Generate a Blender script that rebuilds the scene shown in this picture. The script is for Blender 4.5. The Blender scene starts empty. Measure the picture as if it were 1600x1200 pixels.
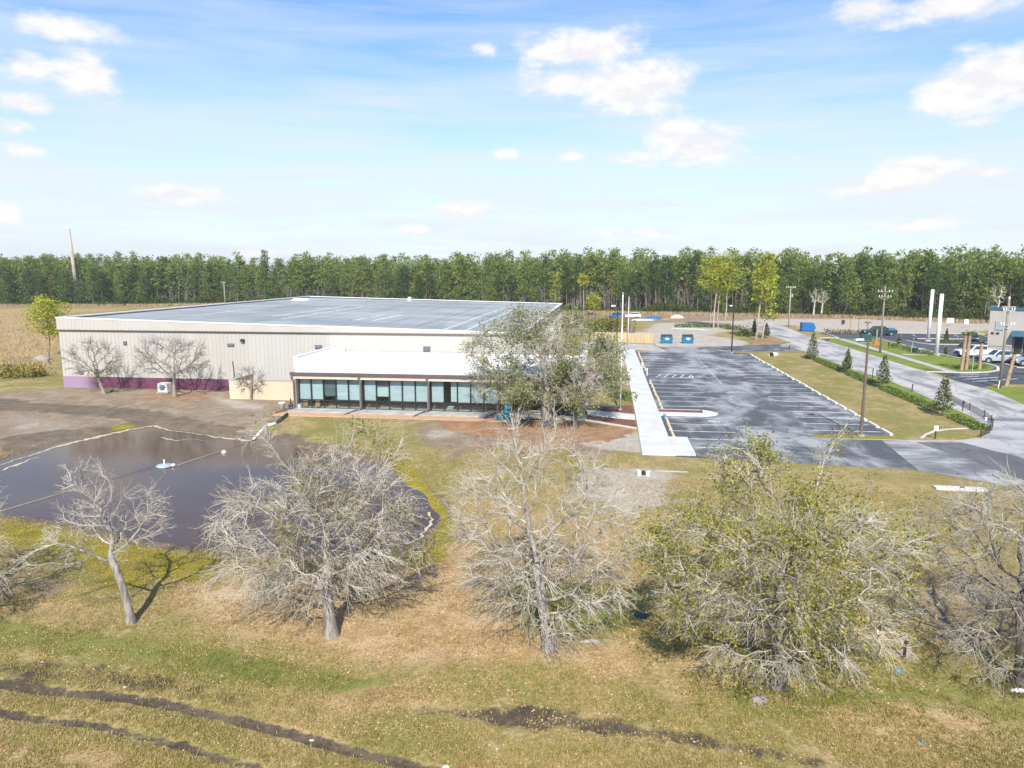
import bpy, math, random
import numpy as np
from mathutils import Vector, Matrix
R = math.radians
rng = np.random.default_rng(7)
random.seed(7)
scene = bpy.context.scene

# ---------------------------------------------------------------- camera
FPX, YH, HC = 1110.0, 424.0, 13.0
PITCH = math.atan((600 - YH) / FPX)
cam_d = bpy.data.cameras.new("camera")
cam = bpy.data.objects.new("camera", cam_d)
scene.collection.objects.link(cam)
cam.location = (0, 0, HC)
cam.rotation_euler = (R(90) - PITCH, 0, 0)
cam_d.sensor_fit = 'HORIZONTAL'
cam_d.sensor_width = 36
cam_d.lens = FPX / 1600 * 36
cam_d.clip_start = 0.1
cam_d.clip_end = 20000
scene.camera = cam

# ---------------------------------------------------------------- world, sun, exposure
SUN_EL = R(42)
SUN_STRENGTH = 5.0
SKY_STRENGTH = 0.13
EXPOSURE = 0.45
scene.view_settings.view_transform = 'Standard'
scene.view_settings.look = 'None'
scene.view_settings.gamma = 1
scene.view_settings.use_curve_mapping = False
scene.view_settings.exposure = EXPOSURE
scene.cycles.max_bounces = 6
scene.cycles.transparent_max_bounces = 12

def ray(x, y):
    a = (x - 800) / FPX; b = (600 - y) / FPX
    c, s = math.cos(PITCH), math.sin(PITCH)
    return (a, c + b * s, -s + b * c)

world = bpy.data.worlds.new("World")
scene.world = world
world.use_nodes = True

class NT:
    """tiny node helper"""
    def __init__(s, tree): s.t = tree
    def n(s, typ, **kw):
        nd = s.t.nodes.new(typ)
        for k, v in kw.items(): setattr(nd, k, v)
        return nd
    def put(s, sock, v):
        if isinstance(v, bpy.types.NodeSocket): s.t.links.new(v, sock)
        else:
            if hasattr(sock.default_value, '__len__') and not hasattr(v, '__len__'): v = [v] * len(sock.default_value)
            if hasattr(sock.default_value, '__len__') and len(sock.default_value) == 4 and len(v) == 3: v = (*v, 1)
            sock.default_value = v
    def math(s, op, a, b=0.0, c=0.0, clamp=False):
        nd = s.n('ShaderNodeMath', operation=op, use_clamp=clamp)
        s.put(nd.inputs[0], a); s.put(nd.inputs[1], b); s.put(nd.inputs[2], c)
        return nd.outputs[0]
    def vmath(s, op, a, b=(0, 0, 0)):
        nd = s.n('ShaderNodeVectorMath', operation=op)
        s.put(nd.inputs[0], a); s.put(nd.inputs[1], b)
        return nd.outputs['Value'] if op in ('LENGTH', 'DISTANCE', 'DOT_PRODUCT') else nd.outputs[0]
    def noise(s, vec, scale, detail=4, rough=0.55, dist=0.0):
        nd = s.n('ShaderNodeTexNoise')
        if vec is not None: s.put(nd.inputs['Vector'], vec)
        s.put(nd.inputs['Scale'], scale); s.put(nd.inputs['Detail'], detail); s.put(nd.inputs['Roughness'], rough); s.put(nd.inputs['Distortion'], dist)
        return nd.outputs['Fac']
    def smooth(s, v, lo, hi, a=0.0, b=1.0):
        nd = s.n('ShaderNodeMapRange', interpolation_type='SMOOTHSTEP')
        s.put(nd.inputs[0], v); s.put(nd.inputs[1], lo); s.put(nd.inputs[2], hi); s.put(nd.inputs[3], a); s.put(nd.inputs[4], b)
        return nd.outputs[0]
    def lin(s, v, lo, hi, a=0.0, b=1.0):
        nd = s.n('ShaderNodeMapRange')
        s.put(nd.inputs[0], v); s.put(nd.inputs[1], lo); s.put(nd.inputs[2], hi); s.put(nd.inputs[3], a); s.put(nd.inputs[4], b)
        return nd.outputs[0]
    def mix(s, f, a, b, mode='MIX'):
        nd = s.n('ShaderNodeMix', data_type='RGBA', blend_type=mode)
        s.put(nd.inputs[0], f); s.put(nd.inputs[6], a); s.put(nd.inputs[7], b)
        return nd.outputs[2]

def build_world():
    t = NT(world.node_tree)
    world.node_tree.nodes.clear()
    out = t.n('ShaderNodeOutputWorld')
    sky = t.n('ShaderNodeTexSky', sky_type='NISHITA', sun_disc=False)
    sky.sun_elevation = SUN_EL; sky.sun_rotation = R(180)
    sky.air_density = 1.0; sky.dust_density = 0.4; sky.ozone_density = 1.0; sky.altitude = 10
    bg = t.n('ShaderNodeBackground'); t.put(bg.inputs[0], t.mix(1.0, sky.outputs[0], (0.74, 0.94, 1.15), 'MULTIPLY')); bg.inputs[1].default_value = SKY_STRENGTH
    # clouds and thin veil, laid out by compass azimuth and elevation
    d = t.n('ShaderNodeTexCoord').outputs['Generated']
    sp = t.n('ShaderNodeSeparateXYZ'); t.put(sp.inputs[0], d)
    az = t.math('ARCTAN2', sp.outputs[0], sp.outputs[1])
    el = t.math('ARCSINE', sp.outputs[2])
    cv = t.n('ShaderNodeCombineXYZ'); t.put(cv.inputs[0], az); t.put(cv.inputs[1], el)
    P = cv.outputs[0]
    clouds = [(905, 76, 112, 30, 1), (762, 77, 26, 13, 1), (900, 130, 95, 26, 1), (985, 138, 100, 46, 1), (1040, 205, 52, 26, 1), (1095, 232, 68, 28, 1),
              (1510, 140, 78, 34, 1), (1575, 118, 75, 42, 1), (1370, 290, 66, 18, 1), (1430, 270, 66, 24, 1), (1520, 270, 50, 10, .8), (285, 306, 76, 17, .95),
              (730, 331, 58, 18, .95), (100, 42, 95, 22, .75), (45, 105, 62, 24, .8), (125, 118, 50, 42, .85), (45, 162, 48, 18, .75), (18, 198, 30, 15, .75), (40, 232, 36, 14, .7),
              (1355, 18, 55, 22, .9), (1480, 12, 110, 22, .9), (790, 241, 26, 14, .8), (892, 243, 30, 13, .75), (990, 250, 80, 20, .62), (1540, 190, 55, 12, .6),
              (645, 360, 36, 12, .7), (1000, 364, 110, 14, .65), (1430, 350, 90, 14, .65), (5, 330, 22, 16, .9), (410, 395, 60, 12, .6)]
    PA = t.vmath('MULTIPLY', P, (0.72, 1.25, 1))
    N1 = t.noise(PA, 24, 8, 0.6)
    N2 = t.noise(P, 8, 3, 0.5)
    tot = None
    for (x, y, w, h, k) in clouds:
        r = ray(x, y); c = (math.atan2(r[0], r[1]), math.asin(r[2] / math.sqrt(sum(q * q for q in r))), 0)
        q = t.vmath('MULTIPLY', t.vmath('SUBTRACT', P, c), (FPX * .98 / w, FPX * .98 / h, 0))
        m = t.math('SUBTRACT', k, t.vmath('LENGTH', q))
        tot = m if tot is None else t.math('MAXIMUM', tot, m)
    nn = t.math('ADD', t.math('MULTIPLY', t.math('SUBTRACT', N1, 0.5), 1.9), t.math('MULTIPLY', t.math('SUBTRACT', N2, 0.5), 0.6))
    dens = t.smooth(t.math('ADD', tot, nn), -0.10, 0.62)
    N3 = t.noise(t.vmath('ADD', PA, (-.004, .014, 0)), 24, 8, 0.6)
    # thin streaky veil, thicker toward the horizon
    sv = t.vmath('MULTIPLY', t.vmath('ADD', P, (0, .0, 0)), (2.2, 24.0, 1))
    S = t.noise(sv, 1.3, 5, 0.6, 0.4)
    band = t.smooth(el, 0.02, 0.52, 1.0, 0.0)
    veil = t.math('ADD', t.math('MULTIPLY', t.math('POWER', band, 1.7), 0.84), t.math('MULTIPLY', t.math('SUBTRACT', S, 0.47), 1.3), clamp=True)
    above = t.smooth(el, -0.02, 0.0)
    veil = t.math('MULTIPLY', veil, above)
    shade = t.mix(t.smooth(t.math('SUBTRACT', N1, N3), -0.10, 0.09), (0.90, 0.905, 0.94), (1.02, 1.005, 0.995))
    bgv = t.n('ShaderNodeBackground'); t.put(bgv.inputs[0], (0.86, 0.92, 0.985)); bgv.inputs[1].default_value = 0.72
    bgc = t.n('ShaderNodeBackground'); t.put(bgc.inputs[0], shade); bgc.inputs[1].default_value = 0.74
    m1 = t.n('ShaderNodeMixShader'); t.put(m1.inputs[0], veil); t.put(m1.inputs[1], bg.outputs[0]); t.put(m1.inputs[2], bgv.outputs[0])
    m2 = t.n('ShaderNodeMixShader'); t.put(m2.inputs[0], t.math('MULTIPLY', dens, above)); t.put(m2.inputs[1], m1.outputs[0]); t.put(m2.inputs[2], bgc.outputs[0])
    t.put(out.inputs[0], m2.outputs[0])
build_world()

sun_d = bpy.data.lights.new("sun", 'SUN')
sun_d.energy = SUN_STRENGTH; sun_d.angle = R(0.5); sun_d.color = (1.0, 0.94, 0.84)
sun = bpy.data.objects.new("sun", sun_d)
scene.collection.objects.link(sun)
sun.rotation_euler = (R(90) - SUN_EL, 0, R(-2))
sun.location = (0, -50, 60)

# ---------------------------------------------------------------- helpers
TH = R(7.3)                                   # the buildings and the lot are turned 7.3 degrees
CT, ST = math.cos(TH), math.sin(TH)
def G(x, y, z=0.0):                           # ground point seen at a place in the photograph
    d = ray(x, y); t = (z - HC) / d[2]
    return (d[0] * t, d[1] * t, z)
def UV(u, v, z=0.0):                          # site grid -> world
    return (u * CT + v * ST, -u * ST + v * CT, z)
def toUV(p):
    return (p[0] * CT - p[1] * ST, p[0] * ST + p[1] * CT)
def zat(x, yb, yt):                           # height of an upright thing
    g = G(x, yb); d = ray(x, yt)
    return HC + d[2] * g[1] / d[1]

def tag(o, label=None, cat=None, group=None, kind=None):
    if label: o['label'] = label
    if cat: o['category'] = cat
    if group: o['group'] = group
    if kind: o['kind'] = kind
    return o
def empty(name, loc, rz=0.0, label=None, cat=None, group=None):
    o = bpy.data.objects.new(name, None); scene.collection.objects.link(o)
    o.location = loc; o.rotation_euler = (0, 0, rz); o.empty_display_size = 0.3
    return tag(o, label, cat, group)
def copy_tree(o, parent=None):
    c = o.copy(); scene.collection.objects.link(c); c.parent = parent
    for ch in list(o.children):
        copy_tree(ch, c)
    return c

def mesh_np(name, V, F4=None, F3=None, smooth=False):
    me = bpy.data.meshes.new(name)
    V = np.asarray(V, dtype=np.float32)
    n4 = 0 if F4 is None else len(F4); n3 = 0 if F3 is None else len(F3)
    me.vertices.add(len(V)); me.vertices.foreach_set('co', V.ravel())
    loops = []
    starts = []
    if n4: loops.append(np.asarray(F4, dtype=np.int32).ravel()); starts.append(np.arange(n4) * 4)
    if n3: loops.append(np.asarray(F3, dtype=np.int32).ravel()); starts.append(n4 * 4 + np.arange(n3) * 3)
    loops = np.concatenate(loops); starts = np.concatenate(starts).astype(np.int32)
    me.loops.add(len(loops)); me.loops.foreach_set('vertex_index', loops)
    me.polygons.add(n4 + n3); me.polygons.foreach_set('loop_start', starts)
    if smooth: me.polygons.foreach_set('use_smooth', np.ones(n4 + n3, dtype=bool))
    me.update(calc_edges=True); me.validate()
    return me
def obj(name, me, mat, parent=None, loc=None):
    o = bpy.data.objects.new(name, me); scene.collection.objects.link(o)
    if mat is not None and not me.materials: me.materials.append(mat)
    if parent is not None: o.parent = parent
    if loc is not None: o.location = loc
    return o

class MB:
    """collects shapes, links them as one mesh object"""
    def __init__(s): s.v = []; s.f = []
    def add(s, vs, fs):
        b = len(s.v); s.v += [tuple(p) for p in vs]; s.f += [tuple(b + i for i in f) for f in fs]; return s
    def box(s, x0, x1, y0, y1, z0, z1, rz=0, c=None, taper=0):
        xs = [(x0, y0), (x1, y0), (x1, y1), (x0, y1)]
        if taper:
            cx, cy = (x0 + x1) / 2, (y0 + y1) / 2
            xt = [(cx + (x - cx) * (1 - taper), cy + (y - cy) * (1 - taper)) for x, y in xs]
        else: xt = xs
        vs = [(x, y, z0) for x, y in xs] + [(x, y, z1) for x, y in xt]
        if rz:
            cc = c or (0, 0); cr, sr = math.cos(rz), math.sin(rz)
            vs = [(cc[0] + (x - cc[0]) * cr - (y - cc[1]) * sr, cc[1] + (x - cc[0]) * sr + (y - cc[1]) * cr, z) for x, y, z in vs]
        return s.add(vs, [(0, 3, 2, 1), (4, 5, 6, 7), (0, 1, 5, 4), (1, 2, 6, 5), (2, 3, 7, 6), (3, 0, 4, 7)])
    def cyl(s, p0, p1, r0, r1=None, n=10, caps=True):
        r1 = r0 if r1 is None else r1
        p0, p1 = Vector(p0), Vector(p1); d = (p1 - p0).normalized()
        a = d.orthogonal().normalized(); b = d.cross(a)
        vs = []
        for p, r in ((p0, r0), (p1, r1)):
            for i in range(n):
                t = 2 * math.pi * i / n; vs.append(p + a * (r * math.cos(t)) + b * (r * math.sin(t)))
        fs = [(i, (i + 1) % n, n + (i + 1) % n, n + i) for i in range(n)]
        if caps: fs += [tuple(range(n - 1, -1, -1)), tuple(range(n, 2 * n))]
        return s.add(vs, fs)
    def tube(s, pts, r, n=8):
        for a, b in zip(pts[:-1], pts[1:]): s.cyl(a, b, r, r, n)
        return s
    def prism(s, poly, z0, z1):               # poly xy, counter-clockwise
        n = len(poly)
        vs = [(x, y, z0) for x, y in poly] + [(x, y, z1) for x, y in poly]
        return s.add(vs, [tuple(range(n - 1, -1, -1)), tuple(range(n, 2 * n))] + [(i, (i + 1) % n, n + (i + 1) % n, n + i) for i in range(n)])
    def profile(s, prof, y0, y1, inset=0):    # side profile in xz, counter-clockwise seen from -y, extruded along y
        n = len(prof)
        vs = [(x, y0, z) for x, z in prof] + [(x, y1, z) for x, z in prof]
        return s.add(vs, [tuple(range(n)), tuple(range(2 * n - 1, n - 1, -1))] + [(i, n + i, n + (i + 1) % n, (i + 1) % n) for i in range(n)])
    def quad(s, a, b, c, d): return s.add([a, b, c, d], [(0, 1, 2, 3)])
    def poly(s, pts): return s.add(pts, [tuple(range(len(pts)))])
    def lathe(s, prof, c=(0, 0, 0), n=14):
        vs = []
        for r, z in prof:
            for i in range(n):
                t = 2 * math.pi * i / n; vs.append((c[0] + r * math.cos(t), c[1] + r * math.sin(t), c[2] + z))
        fs = []
        for k in range(len(prof) - 1):
            for i in range(n): fs.append((k * n + i, k * n + (i + 1) % n, (k + 1) * n + (i + 1) % n, (k + 1) * n + i))
        fs += [tuple(range(n - 1, -1, -1)), tuple(range((len(prof) - 1) * n, len(prof) * n))]
        return s.add(vs, fs)
    def build(s, name, mat, parent=None, smooth=False, bevel=0):
        me = bpy.data.meshes.new(name); me.from_pydata([tuple(p) for p in s.v], [], s.f); me.update()
        if smooth:
            me.polygons.foreach_set('use_smooth', np.ones(len(me.polygons), dtype=bool))
        o = obj(name, me, mat, parent)
        if bevel:
            md = o.modifiers.new('bevel', 'BEVEL'); md.width = bevel; md.segments = 2; md.limit_method = 'ANGLE'; md.angle_limit = R(40)
        return o

def sheet(name, pts, z, mat, kind='structure'):
    """a flat polygon sheet with world xy corners"""
    m = MB(); m.poly([(p[0], p[1], z) for p in pts])
    o = m.build(name, mat)
    tag(o, kind=kind)
    return o

# ---------------------------------------------------------------- materials
def new_mat(name):
    m = bpy.data.materials.new(name); m.use_nodes = True
    t = NT(m.node_tree); b = m.node_tree.nodes['Principled BSDF']
    return m, t, b
def mat(name, col, rough=0.6, var=0.25, scale=3.0, bump=0.0, bscale=30.0, metal=0.0, stretch=(1, 1, 1), col2=None, spec=0.5, stain=0.0):
    m, t, b = new_mat(name)
    tc = t.n('ShaderNodeTexCoord').outputs['Object']
    v = t.vmath('MULTIPLY', tc, stretch)
    n = t.noise(v, scale, 5, 0.6)
    c2 = col2 or tuple(c * (1 - var) for c in col)
    c = t.mix(t.smooth(n, 0.35, 0.68), col, c2)
    if stain:
        n2 = t.noise(v, scale * 0.27, 6, 0.65, 0.6)
        c = t.mix(t.smooth(n2, 0.5, 0.75, 0, stain), c, tuple(q * 0.45 for q in col))
    t.put(b.inputs['Base Color'], c)
    t.put(b.inputs['Roughness'], t.lin(n, 0.3, 0.7, max(rough - .08, .02), min(rough + .1, 1)))
    b.inputs['Metallic'].default_value = metal
    b.inputs['Specular IOR Level'].default_value = spec
    if bump:
        bn = t.n('ShaderNodeBump'); bn.inputs['Strength'].default_value = bump; bn.inputs['Distance'].default_value = 0.03
        t.put(bn.inputs['Height'], t.noise(tc, bscale, 4)); t.put(b.inputs['Normal'], bn.outputs[0])
    return m
def leaf_mat(name, cols, scale=0.6, transl=0.25, objrand=0.0, rough=0.55):
    """leaf colours: tint per leaf, per patch of the crown and per tree"""
    m, t, b = new_mat(name)
    geo = t.n('ShaderNodeNewGeometry'); tc = t.n('ShaderNodeTexCoord').outputs['Object']
    oi = t.n('ShaderNodeObjectInfo').outputs['Random']
    f = t.math('ADD', t.math('MULTIPLY', geo.outputs['Random Per Island'], 0.55), t.math('MULTIPLY', t.noise(tc, scale, 3), 0.55))
    if objrand: f = t.math('ADD', f, t.math('MULTIPLY', t.math('SUBTRACT', oi, 0.5), objrand))
    r = t.n('ShaderNodeValToRGB'); t.put(r.inputs[0], f)
    el = r.color_ramp.elements
    while len(el) < len(cols): el.new(0.5)
    for i, c in enumerate(cols):
        el[i].position = 0.2 + 0.65 * i / max(1, len(cols) - 1); el[i].color = (*c, 1)
    t.put(b.inputs['Base Color'], r.outputs[0]); b.inputs['Roughness'].default_value = rough
    b.inputs['Specular IOR Level'].default_value = 0.3
    tr = t.n('ShaderNodeBsdfTranslucent'); t.put(tr.inputs[0], r.outputs[0])
    mx = t.n('ShaderNodeMixShader'); mx.inputs[0].default_value = transl
    t.put(mx.inputs[1], b.outputs[0]); t.put(mx.inputs[2], tr.outputs[0])
    t.put(m.node_tree.nodes['Material Output'].inputs[0], mx.outputs[0])
    return m
def asphalt(name, dark, light, bias=0.5, stretch=(0.35, 0.06), aisle=None):
    m, t, b = new_mat(name)
    geo = t.n('ShaderNodeNewGeometry').outputs['Position']
    rot = t.n('ShaderNodeVectorRotate', rotation_type='Z_AXIS'); t.put(rot.inputs['Vector'], geo); rot.inputs['Angle'].default_value = TH
    P = rot.outputs[0]
    n1 = t.noise(t.vmath('MULTIPLY', P, (stretch[0], stretch[1], 1)), 1.0, 6, 0.62, 0.5)
    n2 = t.noise(P, 0.22, 6, 0.66, 0.9)
    n3 = t.noise(P, 9.0, 4, 0.7)
    f = t.math('ADD', t.math('MULTIPLY', n1, 0.5), t.math('MULTIPLY', n2, 0.5))
    if aisle:                                  # the driven lane between the bays is worn paler
        sx = t.n('ShaderNodeSeparateXYZ'); t.put(sx.inputs[0], P)
        w_ = t.math('MULTIPLY', t.smooth(sx.outputs[0], aisle[0] - 1, aisle[0] + 1), t.smooth(sx.outputs[0], aisle[1] - 1, aisle[1] + 1, 1, 0))
        f = t.math('ADD', f, t.math('MULTIPLY', w_, 0.055))
    c = t.mix(t.smooth(f, bias - 0.085, bias + 0.085), dark, light)
    mid = tuple(a * 0.55 for a in dark)
    n4 = t.noise(P, 0.55, 5, 0.6, 1.5)
    c = t.mix(t.smooth(n4, 0.62, 0.72, 0, 0.65), c, mid)
    cr = t.n('ShaderNodeTexVoronoi', feature='DISTANCE_TO_EDGE'); cr.inputs['Scale'].default_value = 0.28
    t.put(cr.inputs['Vector'], t.vmath('ADD', P, t.vmath('MULTIPLY', t.n('ShaderNodeTexNoise').outputs['Color'], (0.6, 0.6, 0))))
    c = t.mix(t.smooth(cr.outputs['Distance'], 0.0, 0.02, 0.55, 0.0), c, mid)
    c = t.mix(t.lin(n3, 0.3, 0.7, 0.0, 0.35), c, tuple(a * 0.6 for a in light))
    t.put(b.inputs['Base Color'], c); b.inputs['Roughness'].default_value = 0.85; b.inputs['Specular IOR Level'].default_value = 0.3
    bn = t.n('ShaderNodeBump'); bn.inputs['Strength'].default_value = 0.25; bn.inputs['Distance'].default_value = 0.02
    t.put(bn.inputs['Height'], t.noise(P, 14, 4)); t.put(b.inputs['Normal'], bn.outputs[0])
    return m

M = {}
M['lot'] = asphalt('lot asphalt', (0.060, 0.068, 0.078), (0.35, 0.358, 0.365), 0.545, (0.30, 0.13), (11.0, 17.0))
M['road'] = asphalt('road asphalt', (0.20, 0.195, 0.20), (0.50, 0.475, 0.455), 0.48, (0.5, 0.09))
M['drive'] = asphalt('drive asphalt', (0.12, 0.125, 0.135), (0.44, 0.435, 0.43), 0.48, (0.06, 0.3))
M['newlot'] = asphalt('new asphalt', (0.06, 0.066, 0.076), (0.11, 0.115, 0.125), 0.5)
M['patch'] = asphalt('patch asphalt', (0.10, 0.10, 0.105), (0.16, 0.16, 0.165), 0.5)
M['concrete'] = mat('concrete', (0.60, 0.60, 0.58), 0.8, 0.14, 0.6, 0.15, 20)
M['concrete_old'] = mat('old concrete', (0.46, 0.44, 0.41), 0.85, 0.3, 0.8, 0.2, 20, stain=0.3)
M['kerb'] = mat('kerb concrete', (0.58, 0.56, 0.52), 0.85, 0.2, 1.0)
M['paint'] = mat('road paint', (0.78, 0.79, 0.79), 0.7, 0.3, 1.4, col2=(0.45, 0.47, 0.48))
M['stop'] = mat('wheel stop paint', (0.76, 0.73, 0.64), 0.8, 0.15, 2.0, stain=0.15)
M['stop_yellow'] = mat('wheel stop cream', (0.66, 0.56, 0.35), 0.8, 0.25, 2.0, stain=0.3)
M['stop_blue'] = mat('wheel stop blue', (0.12, 0.34, 0.5), 0.7, 0.3, 2.0)
M['beige'] = mat('beige siding', (0.445, 0.432, 0.40), 0.55, 0.07, 0.6, stretch=(1, 1, 0.22), stain=0.14)
M['fascia'] = mat('fascia metal', (0.46, 0.442, 0.40), 0.55, 0.08, 0.3)
M['trim'] = mat('brown trim', (0.13, 0.095, 0.085), 0.5, 0.2, 1.0)
M['white_metal'] = mat('white flashing', (0.78, 0.78, 0.77), 0.5, 0.08, 0.5)
M['peach'] = mat('soffit band', (0.62, 0.50, 0.41), 0.6, 0.12, 1.0)
M['panel'] = mat('cream panel', (0.56, 0.475, 0.345), 0.7, 0.1, 0.5)
M['gutter'] = mat('gutter metal', (0.13, 0.11, 0.12), 0.45, 0.2, 1.5)
M['column'] = mat('column metal', (0.24, 0.19, 0.18), 0.5, 0.2, 1.5)
M['mullion'] = mat('mullion', (0.022, 0.026, 0.03), 0.4, 0.2, 1.5)
M['blind'] = mat('window blind', (0.42, 0.485, 0.51), 0.7, 0.14, 0.9, stretch=(1, 1, 3))
M['blind_dark'] = mat('raised blind', (0.09, 0.12, 0.125), 0.7, 0.25, 0.9, stretch=(1, 1, 3))
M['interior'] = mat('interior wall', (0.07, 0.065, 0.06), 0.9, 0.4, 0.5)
M['board'] = mat('plywood', (0.33, 0.2, 0.09), 0.8, 0.3, 1.5)
M['membrane'] = mat('white roof membrane', (0.76, 0.745, 0.735), 0.7, 0.07, 0.25, stain=0.10)
M['seam'] = mat('roof seam', (0.62, 0.63, 0.63), 0.6, 0.4, 0.8, col2=(0.35, 0.38, 0.40))
M['wood_pole'] = mat('pole wood', (0.27, 0.235, 0.195), 0.85, 0.3, 2, stretch=(4, 4, .4))
M['brown_pole'] = mat('brown steel', (0.16, 0.12, 0.095), 0.5, 0.3, 2)
M['black_pole'] = mat('black steel', (0.03, 0.022, 0.022), 0.5, 0.3, 2)
M['grey_pole'] = mat('galvanised steel', (0.42, 0.44, 0.45), 0.45, 0.15, 2, metal=0.3)
M['conc_pole'] = mat('concrete pole', (0.42, 0.39, 0.34), 0.8, 0.25, 0.4)
M['white_pole'] = mat('white pole', (0.80, 0.80, 0.79), 0.45, 0.08, 1)
M['blue_bin'] = mat('blue dumpster paint', (0.012, 0.15, 0.29), 0.45, 0.3, 1.2, stain=0.25)
M['blue_bin2'] = mat('bright blue bin paint', (0.012, 0.13, 0.38), 0.45, 0.25, 1.2, stain=0.2)
M['bin_lid'] = mat('dark lid', (0.015, 0.05, 0.07), 0.5, 0.3, 2)
M['white'] = mat('white paint', (0.82, 0.82, 0.81), 0.4, 0.06, 1)
M['fence'] = mat('fence boards', (0.55, 0.42, 0.25), 0.8, 0.3, 1.2, stretch=(4, 1, .3))
M['rubber'] = mat('rubber', (0.018, 0.018, 0.02), 0.8, 0.3, 4)
M['rim'] = mat('wheel rim', (0.5, 0.5, 0.52), 0.35, 0.15, 4, metal=0.6)
M['car_glass'] = mat('car glass', (0.03, 0.04, 0.05), 0.08, 0.2, 1)
M['car_white'] = mat('car white', (0.78, 0.78, 0.78), 0.25, 0.04, 1)
M['car_silver'] = mat('car silver', (0.50, 0.53, 0.57), 0.28, 0.06, 1, metal=0.35)
M['car_teal'] = mat('car teal', (0.012, 0.05, 0.055), 0.25, 0.1, 1)
M['car_blue'] = mat('car blue', (0.02, 0.13, 0.30), 0.3, 0.1, 1)
M['car_lightblue'] = mat('car grey blue', (0.28, 0.36, 0.44), 0.28, 0.1, 1, metal=0.3)
M['plastic_dark'] = mat('dark plastic', (0.025, 0.025, 0.028), 0.6, 0.2, 2)
M['lamp_glass'] = mat('lamp lens', (0.7, 0.7, 0.68), 0.2, 0.05, 2)
M['red'] = mat('red lens', (0.35, 0.02, 0.02), 0.3, 0.1, 2)
M['turquoise'] = mat('turquoise plastic', (0.01, 0.36, 0.43), 0.45, 0.1, 2)
M['tarp'] = mat('blue tarp', (0.02, 0.13, 0.34), 0.5, 0.3, 1.5)
M['orange'] = mat('orange plastic', (0.75, 0.13, 0.03), 0.5, 0.15, 2)
M['green_box'] = mat('green cabinet', (0.02, 0.075, 0.06), 0.5, 0.2, 1.5)
M['far_wall'] = mat('grey stucco', (0.42, 0.385, 0.35), 0.8, 0.08, 0.4)
M['blue_trim'] = mat('blue metal trim', (0.03, 0.11, 0.16), 0.4, 0.1, 1)
M['stone'] = mat('weathered stone', (0.36, 0.32, 0.28), 0.9, 0.4, 5, 0.4, 15)
M['rope'] = mat('rope', (0.5, 0.41, 0.29), 0.9, 0.2, 5)
M['float'] = mat('pale blue float', (0.36, 0.45, 0.53), 0.4, 0.15, 3)
M['foam'] = mat('shore scum', (0.62, 0.53, 0.34), 0.9, 0.45, 2.5)
M['mulch'] = mat('red mulch', (0.22, 0.085, 0.05), 0.95, 0.55, 2.2, 0.6, 18, col2=(0.10, 0.05, 0.035))
M['gravel'] = mat('orange gravel', (0.55, 0.33, 0.19), 0.95, 0.35, 2.5, 0.5, 14, col2=(0.40, 0.27, 0.18))
M['bark_oak'] = mat('oak bark', (0.33, 0.30, 0.262), 0.95, 0.5, 3, 0.8, 14, stretch=(3, 3, .6), col2=(0.15, 0.13, 0.115))
M['bark_dark'] = mat('dark bark', (0.20, 0.17, 0.145), 0.95, 0.5, 3, 0.8, 14, stretch=(3, 3, .6))
M['twig_pale'] = mat('lichen twigs', (0.60, 0.55, 0.465), 0.95, 0.35, 0.9, col2=(0.31, 0.275, 0.225))
M['twig_mid'] = mat('grey twigs', (0.48, 0.45, 0.38), 0.95, 0.35, 0.9, col2=(0.27, 0.24, 0.195))
M['twig_brown'] = mat('brown twigs', (0.30, 0.255, 0.22), 0.95, 0.4, 1.2, col2=(0.20, 0.165, 0.145))
M['twig_grey'] = mat('grey saplings', (0.30, 0.255, 0.245), 0.95, 0.4, 0.4, col2=(0.21, 0.175, 0.17))
M['bark_pine'] = mat('pine bark', (0.22, 0.18, 0.155), 0.95, 0.45, 1.2, stretch=(2, 2, .4), col2=(0.15, 0.12, 0.10))
M['bark_pale'] = mat('pale pine bark', (0.46, 0.385, 0.33), 0.95, 0.35, 1.0, stretch=(2, 2, .4))
M['palm_trunk'] = mat('palm trunk', (0.42, 0.29, 0.19), 0.95, 0.45, 4, 0.6, 12)
M['needle'] = leaf_mat('pine needles', [(0.055, 0.10, 0.028), (0.105, 0.175, 0.040), (0.17, 0.25, 0.052), (0.25, 0.31, 0.07)], 0.30, 0.5, 0.7)
M['needle_light'] = leaf_mat('yellow green pine needles', [(0.17, 0.21, 0.03), (0.36, 0.40, 0.045), (0.55, 0.54, 0.07)], 0.5, 0.5, 0.2)  # paler yellow green needles of the nearer pines
M['palmetto'] = leaf_mat('palmetto leaves', [(0.08, 0.115, 0.025), (0.17, 0.205, 0.042), (0.34, 0.33, 0.065)], 0.7, 0.5, 0.7)
M['oak_leaf'] = leaf_mat('oak leaves', [(0.08, 0.10, 0.02), (0.20, 0.215, 0.034), (0.36, 0.34, 0.055), (0.54, 0.46, 0.09)], 0.9, 0.4)
M['oak_leaf_dull'] = leaf_mat('grey green oak leaves', [(0.085, 0.105, 0.04), (0.17, 0.20, 0.075), (0.28, 0.31, 0.12), (0.42, 0.42, 0.19)], 0.8, 0.35)
M['few_leaf'] = leaf_mat('sparse leaves', [(0.06, 0.085, 0.02), (0.16, 0.17, 0.04), (0.36, 0.20, 0.04)], 0.7, 0.25)
M['magnolia'] = leaf_mat('magnolia leaves', [(0.015, 0.028, 0.010), (0.045, 0.07, 0.018), (0.14, 0.16, 0.06), (0.30, 0.28, 0.14)], 1.2, 0.12, 0.1, 0.35)
M['hedge'] = leaf_mat('hedge leaves', [(0.045, 0.08, 0.016), (0.11, 0.17, 0.03), (0.20, 0.26, 0.05)], 1.0, 0.2)
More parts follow.
